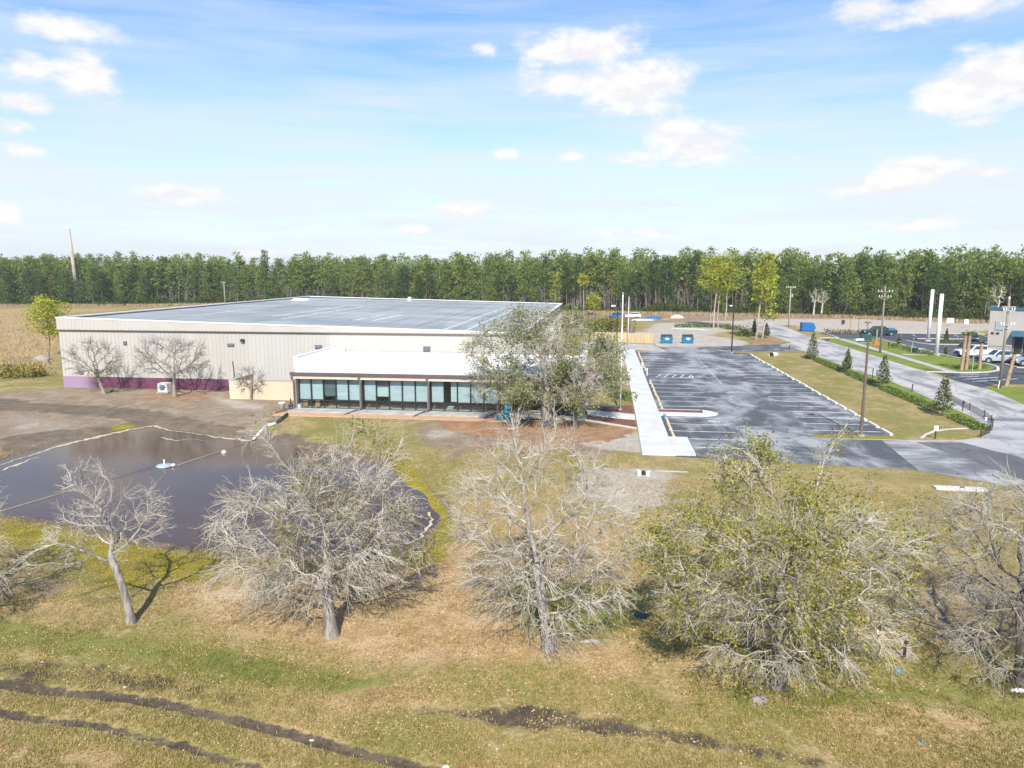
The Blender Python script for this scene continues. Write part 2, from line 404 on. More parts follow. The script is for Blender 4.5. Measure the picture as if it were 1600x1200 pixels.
M['bush_yellow'] = leaf_mat('yellow green leaves', [(0.06, 0.06, 0.012), (0.20, 0.18, 0.025), (0.38, 0.31, 0.04)], 0.9, 0.2)
M['straw'] = leaf_mat('dry tall grass', [(0.20, 0.135, 0.075), (0.35, 0.25, 0.145), (0.52, 0.40, 0.25)], 0.5, 0.3)
M['blade'] = leaf_mat('lawn blades', [(0.12, 0.12, 0.025), (0.26, 0.225, 0.055), (0.43, 0.33, 0.115), (0.56, 0.43, 0.185)], 0.35, 0.25)
M['blade_green'] = leaf_mat('green lawn blades', [(0.09, 0.105, 0.02), (0.17, 0.175, 0.035), (0.28, 0.265, 0.06), (0.42, 0.36, 0.11)], 0.5, 0.25)
M['litter'] = leaf_mat('fallen leaves', [(0.17, 0.10, 0.05), (0.35, 0.23, 0.115), (0.50, 0.345, 0.18), (0.60, 0.44, 0.25)], 0.6, 0.1)

def water_mat():
    m, t, b = new_mat('pond water')
    P = t.n('ShaderNodeNewGeometry').outputs['Position']
    n = t.noise(P, 0.12, 4, 0.5, 0.3)
    t.put(b.inputs['Base Color'], t.mix(t.smooth(n, 0.35, 0.65), (0.066, 0.040, 0.027), (0.092, 0.057, 0.038)))
    b.inputs['Roughness'].default_value = 0.09; b.inputs['IOR'].default_value = 1.33; b.inputs['Specular IOR Level'].default_value = .38
    bn = t.n('ShaderNodeBump'); bn.inputs['Strength'].default_value = 0.10; bn.inputs['Distance'].default_value = 0.05
    t.put(bn.inputs['Height'], t.noise(t.vmath('MULTIPLY', P, (1.6, 3.0, 1)), 1.0, 3)); t.put(b.inputs['Normal'], bn.outputs[0])
    return m
M['water'] = water_mat()
def glass_mat():
    m, t, b = new_mat('window glass')
    tr = t.n('ShaderNodeBsdfTransparent'); t.put(tr.inputs[0], (0.86, 0.95, 0.96))
    gl = t.n('ShaderNodeBsdfGlossy'); gl.inputs['Roughness'].default_value = 0.03
    mx = t.n('ShaderNodeMixShader'); mx.inputs[0].default_value = 0.10; t.put(mx.inputs[1], tr.outputs[0]); t.put(mx.inputs[2], gl.outputs[0])
    t.put(m.node_tree.nodes['Material Output'].inputs[0], mx.outputs[0])
    return m
M['glass'] = glass_mat()

def roof_mat():
    m, t, b = new_mat('grey roof membrane')
    P = t.n('ShaderNodeTexCoord').outputs['Object']
    n1 = t.noise(t.vmath('MULTIPLY', P, (0.05, 0.13, 0)), 1.0, 6, 0.6, 0.6)
    n2 = t.noise(t.vmath('MULTIPLY', P, (0.9, 0.04, 0)), 1.0, 4, 0.6)
    c = t.mix(t.smooth(n1, 0.35, 0.65), (0.255, 0.275, 0.28), (0.385, 0.395, 0.395))
    c = t.mix(t.smooth(n2, 0.45, 0.7, 0, 0.6), c, (0.16, 0.18, 0.19))
    n3 = t.noise(t.vmath('MULTIPLY', P, (0.08, 0.5, 0)), 1.0, 5, 0.7, 1.0)
    c = t.mix(t.smooth(n3, 0.54, 0.70, 0, 0.6), c, (0.42, 0.43, 0.43))
    t.put(b.inputs['Base Color'], c); b.inputs['Roughness'].default_value = 0.7; b.inputs['Specular IOR Level'].default_value = .25
    return m
M['roof'] = roof_mat()
def purple_mat():
    m, t, b = new_mat('purple base paint')
    P = t.n('ShaderNodeTexCoord').outputs['Object']
    sp = t.n('ShaderNodeSeparateXYZ'); t.put(sp.inputs[0], P)
    n = t.noise(P, 0.9, 5, 0.6)
    c = t.mix(t.smooth(n, 0.35, 0.65), (0.14, 0.043, 0.085), (0.10, 0.032, 0.064))
    x = t.math('ADD', sp.outputs[0], t.math('MULTIPLY', n, 1.2))
    c = t.mix(t.smooth(x, 2.6, 5.2, 1, 0), c, (0.29, 0.21, 0.32))
    t.put(b.inputs['Base Color'], c); b.inputs['Roughness'].default_value = 0.6
    return m
M['purple'] = purple_mat()

# ---------------------------------------------------------------- ground
def sdist(P, poly):
    """signed distance (negative inside) of many points to a polygon"""
    poly = np.asarray(poly, float); n = len(poly)
    d2 = np.full(len(P), 1e18); inside = np.zeros(len(P), bool)
    for i in range(n):
        a, b = poly[i], poly[(i + 1) % n]; e = b - a; w = P - a
        t = np.clip((w @ e) / max(e @ e, 1e-9), 0, 1)
        d2 = np.minimum(d2, ((w - t[:, None] * e) ** 2).sum(1))
        c = ((a[1] > P[:, 1]) != (b[1] > P[:, 1]))
        with np.errstate(divide='ignore', invalid='ignore'):
            xi = a[0] + (P[:, 1] - a[1]) * (b[0] - a[0]) / (b[1] - a[1] if abs(b[1] - a[1]) > 1e-12 else 1e-12)
        inside ^= c & (P[:, 0] < xi)
    d = np.sqrt(d2); d[inside] *= -1
    return d
def pdist(P, line):
    line = np.asarray(line, float); d2 = np.full(len(P), 1e18)
    for a, b in zip(line[:-1], line[1:]):
        e = b - a; w = P - a; t = np.clip((w @ e) / max(e @ e, 1e-9), 0, 1)
        d2 = np.minimum(d2, ((w - t[:, None] * e) ** 2).sum(1))
    return np.sqrt(d2)
def PX(pts, z=0.0): return [G(x, y, z)[:2] for x, y in pts]
def PU(pts): return [UV(u, v)[:2] for u, v in pts]

ZW = -0.45
pond_poly = PX([(-330, 775), (-120, 748), (0, 722), (60, 704), (100, 692), (160, 678), (200, 669), (240, 663), (270, 671), (330, 679), (400, 688), (450, 696), (520, 706), (590, 726),
                (640, 757), (672, 792), (678, 812), (660, 838), (625, 856), (540, 870), (450, 866), (330, 858), (230, 845), (120, 815), (0, 802), (-150, 800), (-350, 830)], ZW)
def axis(parts):
    out = []
    for a, b, s in parts: out += list(np.arange(a, b, s))
    return np.array(out)
def grow(a, s, k, lim):
    out = []; 
    while abs(a) < lim: a += s; s *= k; out.append(a)
    return out
def value_noise(x, y, seed, s):
    """smooth lattice noise, numpy"""
    r = np.random.default_rng(seed); T = r.random((256, 256))
    x = x / s + 500; y = y / s + 500
    xi = np.floor(x).astype(int); yi = np.floor(y).astype(int); fx = x - xi; fy = y - yi
    fx = fx * fx * (3 - 2 * fx); fy = fy * fy * (3 - 2 * fy)
    g = lambda i, j: T[i % 256, j % 256]
    return (g(xi, yi) * (1 - fx) + g(xi + 1, yi) * fx) * (1 - fy) + (g(xi, yi + 1) * (1 - fx) + g(xi + 1, yi + 1) * fx) * fy
PAVED = [PU([(2.6, 44.6), (26, 43.8), (46, 40), (80, 40), (80, 180), (42.6, 180), (34, 160), (34, 122), (-3, 129), (-3, 121), (2.6, 121)]), PU([(-60.9, 67.3), (-1, 58.5), (5, 58.5), (5, 123), (-9, 145), (-60.9, 145)])]
TRACKS = [PX([(-120, 1056), (0, 1063), (100, 1076), (200, 1085), (300, 1102), (400, 1125), (500, 1150), (600, 1178), (700, 1203), (800, 1235)]),
          PX([(-120, 1100), (0, 1107), (60, 1117), (150, 1128), (230, 1146), (300, 1163), (380, 1184), (450, 1203), (560, 1240)])]
STREAK = [(640, 1094), (745, 1100), (850, 1100), (1000, 1122), (1060, 1137), (1200, 1162), (1340, 1190), (1300, 1196), (1200, 1185), (1040, 1160), (900, 1140), (750, 1128), (650, 1108)]
def ground_height(P):
    sd = sdist(P, pond_poly)
    wob = value_noise(P[:, 0], P[:, 1], 3, 2.2) * 0.8
    h = np.interp(sd + wob * 0.9 - 0.4, [-3, -0.6, 0, 0.6, 2.0, 4.5], [-1.5, -0.75, ZW, -0.30, -0.10, 0.0])
    pv = np.minimum(sdist(P, PAVED[0]), sdist(P, PAVED[1]))
    k = np.clip(pv / 4.0, 0, 1) * np.clip(sd / 2, 0, 1)
    far = np.clip((150 - np.hypot(P[:, 0], P[:, 1])) / 80, 0, 1)
    bump = value_noise(P[:, 0], P[:, 1], 11, 6) * 0.16 + value_noise(P[:, 0], P[:, 1], 12, 1.3) * 0.05 + value_noise(P[:, 0], P[:, 1], 13, 0.5) * 0.035
    h = h - bump * k * far
    for T in TRACKS:
        d = pdist(P, T); h = h - 0.07 * np.exp(-(d / 0.22) ** 2)
    return h, sd, pv
def zg(x, y):
    return float(ground_height(np.array([[x, y]]))[0][0])

def build_haze():
    m = MB(); m.box(-2300, 2300, -1300, 2800, -4, 34)
    hm = bpy.data.materials.new('haze'); hm.use_nodes = True; nt = hm.node_tree; nt.nodes.clear()
    ou = nt.nodes.new('ShaderNodeOutputMaterial'); v = nt.nodes.new('ShaderNodeVolumePrincipled')
    v.inputs['Color'].default_value = (.92, .95, 1, 1); v.inputs['Density'].default_value = HAZE; v.inputs['Anisotropy'].default_value = 0.0
    nt.links.new(v.outputs[0], ou.inputs['Volume'])
    o = m.build('haze', hm); tag(o, kind='stuff')
HAZE = 0.0002
build_haze()
def build_ground():
    xs = axis([(-60, -22, 0.5), (-22, 22, 0.2), (22, 60, 0.5)])
    xs = np.array(sorted([-q for q in grow(60, 0.8, 1.18, 1900)]) + list(xs) + [60.0] + grow(60, 0.8, 1.18, 1900))
    ys = axis([(13, 32, 0.2), (32, 76, 0.4), (76, 150, 1.0)])
    ys = np.array(sorted([13 - q for q in grow(0, 0.8, 1.25, 900)]) + list(ys) + [150.0] + grow(150, 1.5, 1.18, 2200))
    X, Y = np.meshgrid(xs, ys); P = np.stack([X.ravel(), Y.ravel()], 1)
    h, sd, pv = ground_height(P)
    V = np.column_stack([P, h])
    nx, ny = len(xs), len(ys)
    I = np.arange(nx * ny).reshape(ny, nx)
    F = np.stack([I[:-1, :-1], I[:-1, 1:], I[1:, 1:], I[1:, :-1]], -1).reshape(-1, 4)
    me = mesh_np('ground', V, F4=F, smooth=True)
    def soft(poly, f): return np.clip(0.5 - sdist(P, poly) / f, 0, 1)
    mx = np.maximum
    z = np.zeros(len(P))
    u = P[:, 0] * CT - P[:, 1] * ST; v = P[:, 0] * ST + P[:, 1] * CT
    # moss: bright yellow green by the water
    moss = mx(soft(PX([(-60, 805), (60, 812), (130, 832), (250, 850), (330, 858), (420, 872), (330, 905), (250, 900), (190, 915), (120, 870), (0, 838), (-60, 830)]), 2.2),
              soft(PX([(610, 712), (640, 712), (665, 745), (700, 790), (705, 830), (690, 870), (650, 880), (600, 880), (655, 850), (684, 812), (672, 780), (630, 745)]), 1.6))
    moss = mx(moss, 0.75 * soft(PX([(165, 660), (210, 657), (220, 664), (180, 670)]), 1.5))
    moss = mx(moss, soft(PX([(380, 655), (470, 652), (440, 672), (370, 672)]), 3) * 0.5)
    moss = mx(moss, 0.62 * soft(PU([(15.5, 57.2), (17, 58.3), (22.6, 58.6), (24.2, 57.4), (22, 56.9), (16.5, 56.6)]), 0.7))
    # grey brown dirt round the pond's far side and the warehouse
    dirt = mx(soft(PX([(-200, 640), (0, 612), (100, 606), (460, 612), (445, 655), (400, 690), (300, 678), (240, 662), (100, 690), (0, 722), (-250, 760)]), 5),
              0.8 * soft(PX([(640, 655), (760, 660), (980, 668), (1000, 700), (940, 720), (800, 690), (700, 720), (650, 690)]), 5))
    dirt = mx(dirt, 0.8 * soft(PX([(1080, 505), (1600, 505), (1600, 500), (900, 487), (900, 500)]), 6))
    dirt = mx(dirt, 0.75 * soft(PX([(1330, 900), (1600, 880), (1640, 1010), (1500, 1020), (1420, 960)]), 2.5))
    dirt = mx(dirt, 0.55 * soft(PX([(-150, 840), (40, 850), (150, 890), (120, 930), (-150, 960)]), 2.5))
    # pale sand
    sand = mx(soft(PX([(880, 740), (950, 725), (1060, 735), (1060, 790), (980, 800), (890, 775)]), 4) * 0.8,
              soft(PX([(960, 676), (1003, 676), (1003, 708), (960, 703), (900, 690)]), 2.5))
    sand = mx(sand, 0.85 * soft(PX([(1020, 505), (1230, 497), (1560, 500), (1700, 505), (1500, 521), (1280, 520), (1235, 508), (1150, 516), (1030, 540), (1000, 520)]), 6))
    sand = mx(sand, 0.85 * soft(PU([(9.3, 131), (27, 131), (27, 140), (22, 150), (8, 158), (2, 150)]), 4))
    sand = mx(sand, 0.45 * soft(PX([(0, 640), (140, 655), (100, 680), (0, 690)]), 3))
    sand = mx(sand, 0.6 * soft(PX([(300, 615), (350, 618), (430, 632), (420, 645), (350, 640)]), 3))
    sand = mx(sand, 0.6 * soft(PX([(1410, 915), (1560, 915), (1580, 950), (1460, 955)]), 1.5))
    sand = mx(sand, 0.6 * soft(PX([(1360, 960), (1410, 970), (1450, 1030), (1400, 1030)]), 0.8))
    sand = mx(sand, 0.6 * soft(PX([(1170, 1080), (1195, 1075), (1195, 1105), (1175, 1105)]), 0.5))
    sand = mx(sand, 0.5 * soft(PX([(660, 668), (735, 662), (730, 682), (650, 690)]), 2.5))
    litter = mx(soft(PX([(300, 880), (560, 900), (640, 870), (700, 840), (760, 860), (830, 1000), (980, 1010), (1000, 1060), (800, 1030), (620, 1040), (500, 1015), (330, 980), (260, 930)]), 4),
                0.6 * soft(PX([(620, 1060), (740, 1085), (760, 1120), (500, 1115), (400, 1080)]), 1.2))
    litter = mx(litter, 0.55 * soft(PX([(700, 760), (1040, 790), (1060, 900), (980, 960), (720, 880)]), 5))
    litter = mx(litter, 0.6 * soft(PX([(0, 900), (160, 930), (260, 960), (150, 985), (0, 960)]), 2.5))
    litter = mx(litter, 0.7 * soft(PX([(1180, 1080), (1500, 1080), (1640, 1140), (1640, 1210), (1350, 1170)]), 2.0))
    mud = z
    for i, T in enumerate(TRACKS):
        mud = mx(mud, np.clip(1.3 - pdist(P, T) / (0.27, 0.19)[i], 0, .92))
    mud = mx(mud, 0.55 * soft(PX([(-150, 1005), (40, 1015), (230, 1040), (330, 1065), (400, 1085), (380, 1105), (250, 1085), (60, 1065), (-150, 1060)]), 1.0))
    mud = mx(mud, 0.78 * soft(PX(STREAK), 0.9))
    mulch = mx(soft(PX([(690, 655), (960, 662), (985, 675), (950, 690), (860, 690), (760, 680), (690, 668)]), 2.5),
               soft(PU([(26, 133), (33, 132), (34, 141), (28, 143)]), 2) * 0.6)
    mulch = mx(mulch, 0.55 * soft(PX([(205, 608), (330, 610), (345, 622), (300, 630), (215, 628)]), 2.5))
    mulch = mx(mulch, 0.6 * soft(PX([(780, 680), (930, 685), (900, 720), (800, 715)]), 4))
    lush = z
    turf = mx(1.5 * soft(PU([(31.7, 60), (33.5, 61), (34.5, 80), (34.5, 112), (31.8, 114)]), 0.7), 1.4 * soft(PU([(42.2, 98), (46.0, 97.7), (50, 98.6), (54, 104), (54, 112), (53, 118), (53, 146), (44, 146), (42.2, 138)]), 0.7))
    turf = mx(turf, soft(PU([(43.2, 86), (80, 92), (80, 70), (41.2, 72)]), 1.0))
    lush = mx(lush, 1.0 * soft(PX([(750, 920), (830, 905), (1000, 930), (980, 985), (870, 985), (780, 980)]), 3))
    lush = mx(lush, 0.95 * soft(PX([(-100, 950), (150, 985), (340, 1000), (480, 1030), (640, 1060), (560, 1085), (400, 1070), (200, 1030), (-100, 1000)]), 2.0))
    lush = mx(lush, 0.5 * soft(PX([(450, 660), (640, 662), (600, 700), (450, 690)]), 3))
    lush = mx(lush, 0.55 * soft(PX([(640, 735), (690, 735), (690, 765), (650, 760)]), 2))
    lush = mx(lush, 0.44 * soft(PU([(23.6, 60), (30, 60), (30, 113), (23.6, 113)]), 2))
    lush = mx(lush, 0.8 * soft(PU([(25, 143), (24, 130), (27, 131), (30, 145)]), 2))
    lush = mx(lush, 0.7 * soft(PX([(1080, 1060), (1500, 1060), (1600, 1100), (1500, 1160), (1150, 1120)]), 2))
    straw = mx(soft(PX([(-300, 490), (98, 482), (100, 560), (60, 555), (-300, 600)]), 5), soft(PX([(-300, 478), (1700, 503), (1700, 508), (1000, 497), (400, 480), (-300, 495)]), 6))
    straw = mx(straw, 0.42 * soft(PX([(1420, 735), (1640, 760), (1640, 830), (1400, 790), (1050, 760), (1050, 730)]), 2.5))
    straw = mx(straw, 0.7 * soft(PX([(0, 1140), (160, 1150), (420, 1205), (-50, 1205), (-50, 1140)]), 1.5))
    straw = mx(straw, 0.6 * soft(PX([(480, 1150), (800, 1170), (800, 1200), (620, 1185)]), 1.5))
    straw = mx(straw, 0.45 * soft(PX([(690, 1130), (1200, 1180), (1300, 1250), (700, 1250)]), 1.5))
    bank = mx(np.clip(1.2 - sd / 1.6, 0, 1) * (sd < 5), 0.9 * np.clip(1.3 - pdist(P, PX([(-60, 622), (40, 634), (140, 640), (230, 648), (300, 662), (370, 676), (440, 684)])) / 2.6, 0, 1))
    bank = mx(bank, 0.8 * soft(PX([(0, 705), (90, 682), (200, 662), (180, 660), (60, 672), (0, 682)]), 1.5))
    field_far = np.clip((np.hypot(P[:, 0], P[:, 1]) - 330) / 60, 0, 1)
    e_ = [G(x, y)[:2] for x, y in [(-160, 479), (60, 478), (200, 478), (350, 476), (600, 480), (900, 488), (1100, 491), (1300, 495), (1540, 503), (1760, 509)]]
    floor_ = np.clip(.5 - sdist(P, e_ + [(1200, 300), (1200, 900), (-1200, 900), (-1200, 320)]) / 6, 0, 1)
    for nm, cols in (('zone_a', (moss, dirt, sand, mulch)), ('zone_b', (litter, mud, straw, bank)), ('zone_c', (lush, field_far, floor_, turf))):
        at = me.attributes.new(nm, 'FLOAT_COLOR', 'POINT')
        at.data.foreach_set('color', np.column_stack(cols).astype(np.float32).ravel())
    m, t, b = new_mat('ground cover')
    Pn = t.n('ShaderNodeNewGeometry').outputs['Position']
    big = t.noise(Pn, 0.22, 5, 0.6, 0.5); med = t.noise(Pn, 1.1, 5, 0.65, 0.3); fine = t.noise(Pn, 6.0, 4, 0.7); vf = t.noise(Pn, 22.0, 3, 0.7)
    low = t.noise(Pn, 0.4, 6, 0.66, 0.8)
    edge = t.math('ADD', t.math('MULTIPLY', low, 0.45), t.math('ADD', t.math('MULTIPLY', med, 0.35), t.math('MULTIPLY', fine, 0.2)))
    def chan(nm):
        a = t.n('ShaderNodeAttribute', attribute_name=nm)
        s = t.n('ShaderNodeSeparateColor'); t.put(s.inputs[0], a.outputs['Color'])
        return s.outputs[0], s.outputs[1], s.outputs[2], a.outputs['Alpha']
    A, B, C = chan('zone_a'), chan('zone_b'), chan('zone_c')
    def lay(c, m_, col, col2, k=1.7, sharp=0.13):
        f = t.math('ADD', m_, t.math('MULTIPLY', t.math('SUBTRACT', edge, 0.5), k * 1.25))
        f = t.math('MULTIPLY', t.smooth(f, 0.5 - sharp, 0.5 + sharp), t.smooth(m_, 0.0, 0.12))
        mixcol = t.mix(t.smooth(t.math('ADD', t.math('MULTIPLY', fine, 0.3), t.math('ADD', t.math('MULTIPLY', med, 0.35), t.math('MULTIPLY', low, 0.35))), 0.40, 0.58), col, col2)
        return t.mix(f, c, mixcol)
    g1 = t.mix(t.smooth(med, 0.36, 0.62), (0.43, 0.315, 0.15), (0.27, 0.215, 0.07))
    g1 = t.mix(t.smooth(fine, 0.42, 0.66, 0, 0.75), g1, (0.57, 0.435, 0.235))
    g1 = t.mix(t.smooth(big, 0.40, 0.60, 0, 0.8), g1, t.mix(t.smooth(fine, 0.4, 0.6), (0.19, 0.195, 0.045), (0.30, 0.26, 0.085)))
    c = lay(g1, B[2], (0.54, 0.395, 0.205), (0.39, 0.27, 0.12))
    c = lay(c, C[0], (0.155, 0.18, 0.04), (0.27, 0.255, 0.075), 1.3)
    c = lay(c, C[3], (0.165, 0.225, 0.032), (0.25, 0.295, 0.055), 0.8)
    c = lay(c, A[1], (0.40, 0.315, 0.225), (0.26, 0.195, 0.135))
    c = lay(c, A[2], (0.58, 0.52, 0.45), (0.45, 0.39, 0.325))
    c = lay(c, B[0], (0.64, 0.46, 0.265), (0.40, 0.265, 0.125), 1.5)
    c = lay(c, A[3], (0.45, 0.27, 0.155), (0.30, 0.18, 0.11), 2.0)
    c = lay(c, B[3], (0.26, 0.20, 0.14), (0.16, 0.125, 0.09), 1.3)
    c = lay(c, A[0], (0.38, 0.31, 0.022), (0.25, 0.215, 0.03), 1.4)
    c = lay(c, B[1], (0.19, 0.145, 0.10), (0.09, 0.07, 0.05), 1.9)
    c = lay(c, C[1], (0.045, 0.075, 0.02), (0.03, 0.055, 0.015))
    c = lay(c, C[2], (0.14, 0.10, 0.07), (0.085, 0.065, 0.045))
    mot = t.noise(Pn, 9.0, 5, 0.75, 0.6)
    c = t.mix(t.smooth(mot, 0.46, 0.66, 0.0, 0.55), c, t.mix(1.0, c, (0.34, 0.36, 0.30), 'MULTIPLY'))
    c = t.mix(t.lin(vf, 0.3, 0.7, 0.0, 0.4), c, t.mix(0.5, c, (0.02, 0.02, 0.012)))
    t.put(b.inputs['Base Color'], c); b.inputs['Roughness'].default_value = 0.95; b.inputs['Specular IOR Level'].default_value = 0.15
    bn = t.n('ShaderNodeBump'); bn.inputs['Strength'].default_value = 0.7; bn.inputs['Distance'].default_value = 0.08
    t.put(bn.inputs['Height'], t.math('ADD', fine, t.math('MULTIPLY', vf, 0.5))); t.put(b.inputs['Normal'], bn.outputs[0])
    o = obj('ground', me, m); tag(o, kind='structure')
    return o
build_ground()

# pond water
wp = [Vector((x, y)) for x, y in pond_poly]
cx = sum(p.x for p in wp) / len(wp); cy = sum(p.y for p in wp) / len(wp)
m = MB(); ring = []
for i, p in enumerate(wp):                     # let the water run a little under the bank
    a, b = wp[i - 1], wp[(i + 1) % len(wp)]; tdir = (b - a).normalized(); nrm = Vector((-tdir.y, tdir.x))
    ring.append((p.x + nrm.x * 1.2, p.y + nrm.y * 1.2, ZW))
m.poly(ring)
tag(m.build('pond_water', M['water']), kind='structure')
# foam line on the far shore and the right shore
def ribbon(name, line, wmin, wmax, z, mt, seed, kind='stuff', inward=1):
    r = random.Random(seed); pts = []
    for (a, b) in zip(line[:-1], line[1:]):
        n = max(2, int(math.hypot(b[0] - a[0], b[1] - a[1]) / 0.35))
        for k in range(n): pts.append(Vector((a[0] + (b[0] - a[0]) * k / n, a[1] + (b[1] - a[1]) * k / n)))
    m = MB(); prev = None
    for i, p in enumerate(pts):
        q = pts[min(i + 1, len(pts) - 1)]; q0 = pts[max(i - 1, 0)]; d = (q - q0).normalized(); nn = Vector((-d.y, d.x)) * inward
        w = wmin + (wmax - wmin) * (0.5 + 0.5 * math.sin(i * 0.13 + seed)) * r.uniform(0.2, 1)
        o1 = r.uniform(-0.16, 0.12)
        e = (p + nn * o1, p + nn * (o1 + w))
        if prev: m.quad((*prev[0], z), (*e[0], z), (*e[1], z), (*prev[1], z))
        prev = e
    return tag(m.build(name, mt), kind=kind)
ribbon('shore_foam', PX([(-200, 760), (0, 726), (60, 707), (100, 694), (160, 680), (200, 671), (240, 665), (270, 673), (330, 681), (400, 690)], ZW), 0.12, 0.75, ZW + 0.012, M['foam'], 2, inward=-1)
ribbon('shore_foam', PX([(674, 800), (677, 812), (660, 838), (628, 856)], ZW), 0.12, 0.3, ZW + 0.012, M['foam'], 5, inward=-1)
ribbon('floating_scum', PX([(0, 735), (30, 724), (62, 713)], ZW), 0.05, 0.5, ZW + 0.012, M['foam'], 8, inward=-1)
ribbon('floating_scum', PX([(250, 684), (275, 689), (295, 686), (335, 691)], ZW), 0.02, 0.6, ZW + 0.012, M['foam'], 9, inward=1)

# ---------------------------------------------------------------- paving
S = lambda name, pts, z, mt: sheet(name, PU(pts), z, mt)
S('parking_lot', [(5.35, 50.1), (21, 48.6), (21.8, 57.2), (17.2, 57.4), (16.6, 58.0), (17.2, 58.7), (23.0, 58.9), (23.4, 116.5), (20.2, 119.4), (30, 121.5), (34.8, 124), (34.8, 135), (27, 131), (17.8, 126), (9.6, 124.5), (10.7, 117.9), (5.35, 117.9)], 0.010, M['lot'])
S('driveway', [(20.9, 48.62), (25.4, 45), (38, 38), (46, 34), (46, 60), (41, 73.8), (33.0, 67), (32.4, 63.2), (30.1, 58.9), (27, 57.6), (21.7, 57.22)], 0.014, M['drive'])
S('road', [(33.2, 66), (41.0, 73), (42.6, 83), (42.0, 94), (41.6, 104), (41.6, 157), (44, 190), (36, 190), (33.6, 158), (34.6, 136), (31.5, 132), (33, 121), (33.3, 98), (34.4, 91), (33.7, 78)], 0.018, M['road'])
S('asphalt_patch', [(26.5, 46.5), (31, 49.5), (27.5, 57.2), (24, 56.8), (25.5, 52)], 0.020, M['patch'])
S('asphalt_patch', [(22.5, 122.2), (27, 123.8), (27, 130.5), (22.2, 128)], 0.020, M['patch'])
S('right_parking_lot', [(41.8, 97.2), (46, 97.5), (52, 99), (60, 97), (90, 94), (90, 150), (74, 160), (46, 160), (46, 146.5), (42.4, 145.5), (41.7, 138.5), (44.4, 146), (53.5, 146), (53.3, 118.5), (55, 107), (52, 100.5), (46, 97.8)], 0.012, M['newlot'])
sheet('entry_asphalt', PX([(1440, 575), (1478, 582), (1520, 585), (1545, 581), (1556, 573), (1700, 572), (1700, 600), (1554, 600.5), (1535, 606), (1500, 597)]), .022, M['newlot'])
# concrete
m = MB(); m.prism(PU([(3.0, 50.3), (5.3, 50.3), (5.3, 120.3), (3.4, 120.6)]), -0.1, 0.13)
tag(m.build('walkway', M['concrete']), kind='structure')
m = MB(); m.prism(PU([(5.31, 50.4), (6.75, 50.5), (6.75, 55.9), (5.31, 55.9)]), -0.1, 0.126)
m.prism(PU([(2.97, 50.3), (2.995, 50.3), (3.2, 55.8), (3.0, 55.8)]), -0.1, 0.12)
tag(m.build('concrete_apron', M['concrete']), kind='structure')
m = MB(); m.prism(PU([(-4, 120.7), (5.3, 120.4), (10.6, 117.95), (9.4, 124.5), (9, 129), (-4, 133)]), -0.1, 0.03)
m.prism(PU([(9.45, 126.2), (17.6, 127.2), (25, 130.2), (24.5, 132.3), (9.1, 131.8)]), -0.1, 0.034)
tag(m.build('dumpster_pad', M['concrete_old']), kind='structure')
m = MB(); m.prism(PU([(-2, 64.0), (2.99, 62.6), (2.99, 64.6), (-2, 66.4)]), -0.1, 0.12)
tag(m.build('entry_path', M['concrete']), kind='structure')
m = MB()
for (a, b) in (((44.7, 99.0), (45.2, 145)),):
    m.prism(PU([(44.6, 98.8), (46.0, 98.4), (46.5, 145), (45.2, 146)]), -0.1, 0.05)
m.prism(PU([(47.0, 118.4), (52.9, 117.4), (52.9, 118.3), (47.0, 119.4)]), -0.1, 0.046)
tag(m.build('sidewalk', M['concrete_old']), kind='structure')
def kerb(name, pts, w=0.18, h=0.14, mt='kerb', closed=False):
    m = MB(); pts = [Vector(p) for p in pts]
    L, Rr = [], []
    n = len(pts)
    for i, p in enumerate(pts):
        a = pts[i - 1] if (i > 0 or closed) else p; b = pts[(i + 1) % n] if (i < n - 1 or closed) else p
        d = (b - a).normalized(); nn = Vector((-d.y, d.x)) * w / 2
        L.append(p + nn); Rr.append(p - nn)
    for i in range(n if closed else n - 1):
        j = (i + 1) % n
        m.prism([tuple(Rr[i]), tuple(Rr[j]), tuple(L[j]), tuple(L[i])], -0.05, h)
    return tag(m.build(name, M[mt]), kind='structure')
def arc(cu, cv, r, a0, a1, n=10): return [(cu + r * math.cos(R(a0 + (a1 - a0) * i / n)), cv + r * math.sin(R(a0 + (a1 - a0) * i / n))) for i in range(n + 1)]
kerb('kerb', PU([(42.1, 98.2), (46.2, 97.7), (49.6, 98.5), (52, 100.6), (53.9, 104.5), (54.2, 108), (53.2, 118.5), (53.2, 146.2)]), 0.35, 0.12)
kerb('kerb', PU([(57, 142.5), (57.3, 138.5), (58.5, 136.2), (62, 135.8), (69.5, 136.2), (70, 147.5), (60, 147)]), 0.35, 0.12)
kerb('kerb', PU([(56.6, 108), (56.2, 104), (60, 103.2), (68, 103)]), 0.35, 0.12)
kerb('kerb', PU([(41.9, 97), (41.7, 104), (41.7, 137)]), 0.3, 0.03)
kerb('kerb', PU([(42.3, 146.2), (46, 146.6), (47, 160.5), (90, 160)]), 0.35, 0.12)
kerb('kerb_edging', PX([(1440, 685), (1447, 679), (1460, 674), (1480, 671), (1512, 669.5)]), 0.22, 0.05)
kerb('kerb_edging', PX([(1290, 684), (1330, 686), (1440, 688), (1500, 688), (1535, 684), (1556, 670)]), 0.15, 0.012, 'concrete_old')
m = MB(); m.prism(PU([(52.6, 98.0), (56.2, 97.0), (56.2, 97.5), (52.6, 98.5)]), 0.0, 0.022)
tag(m.build('stop_line', M['paint']), kind='structure')
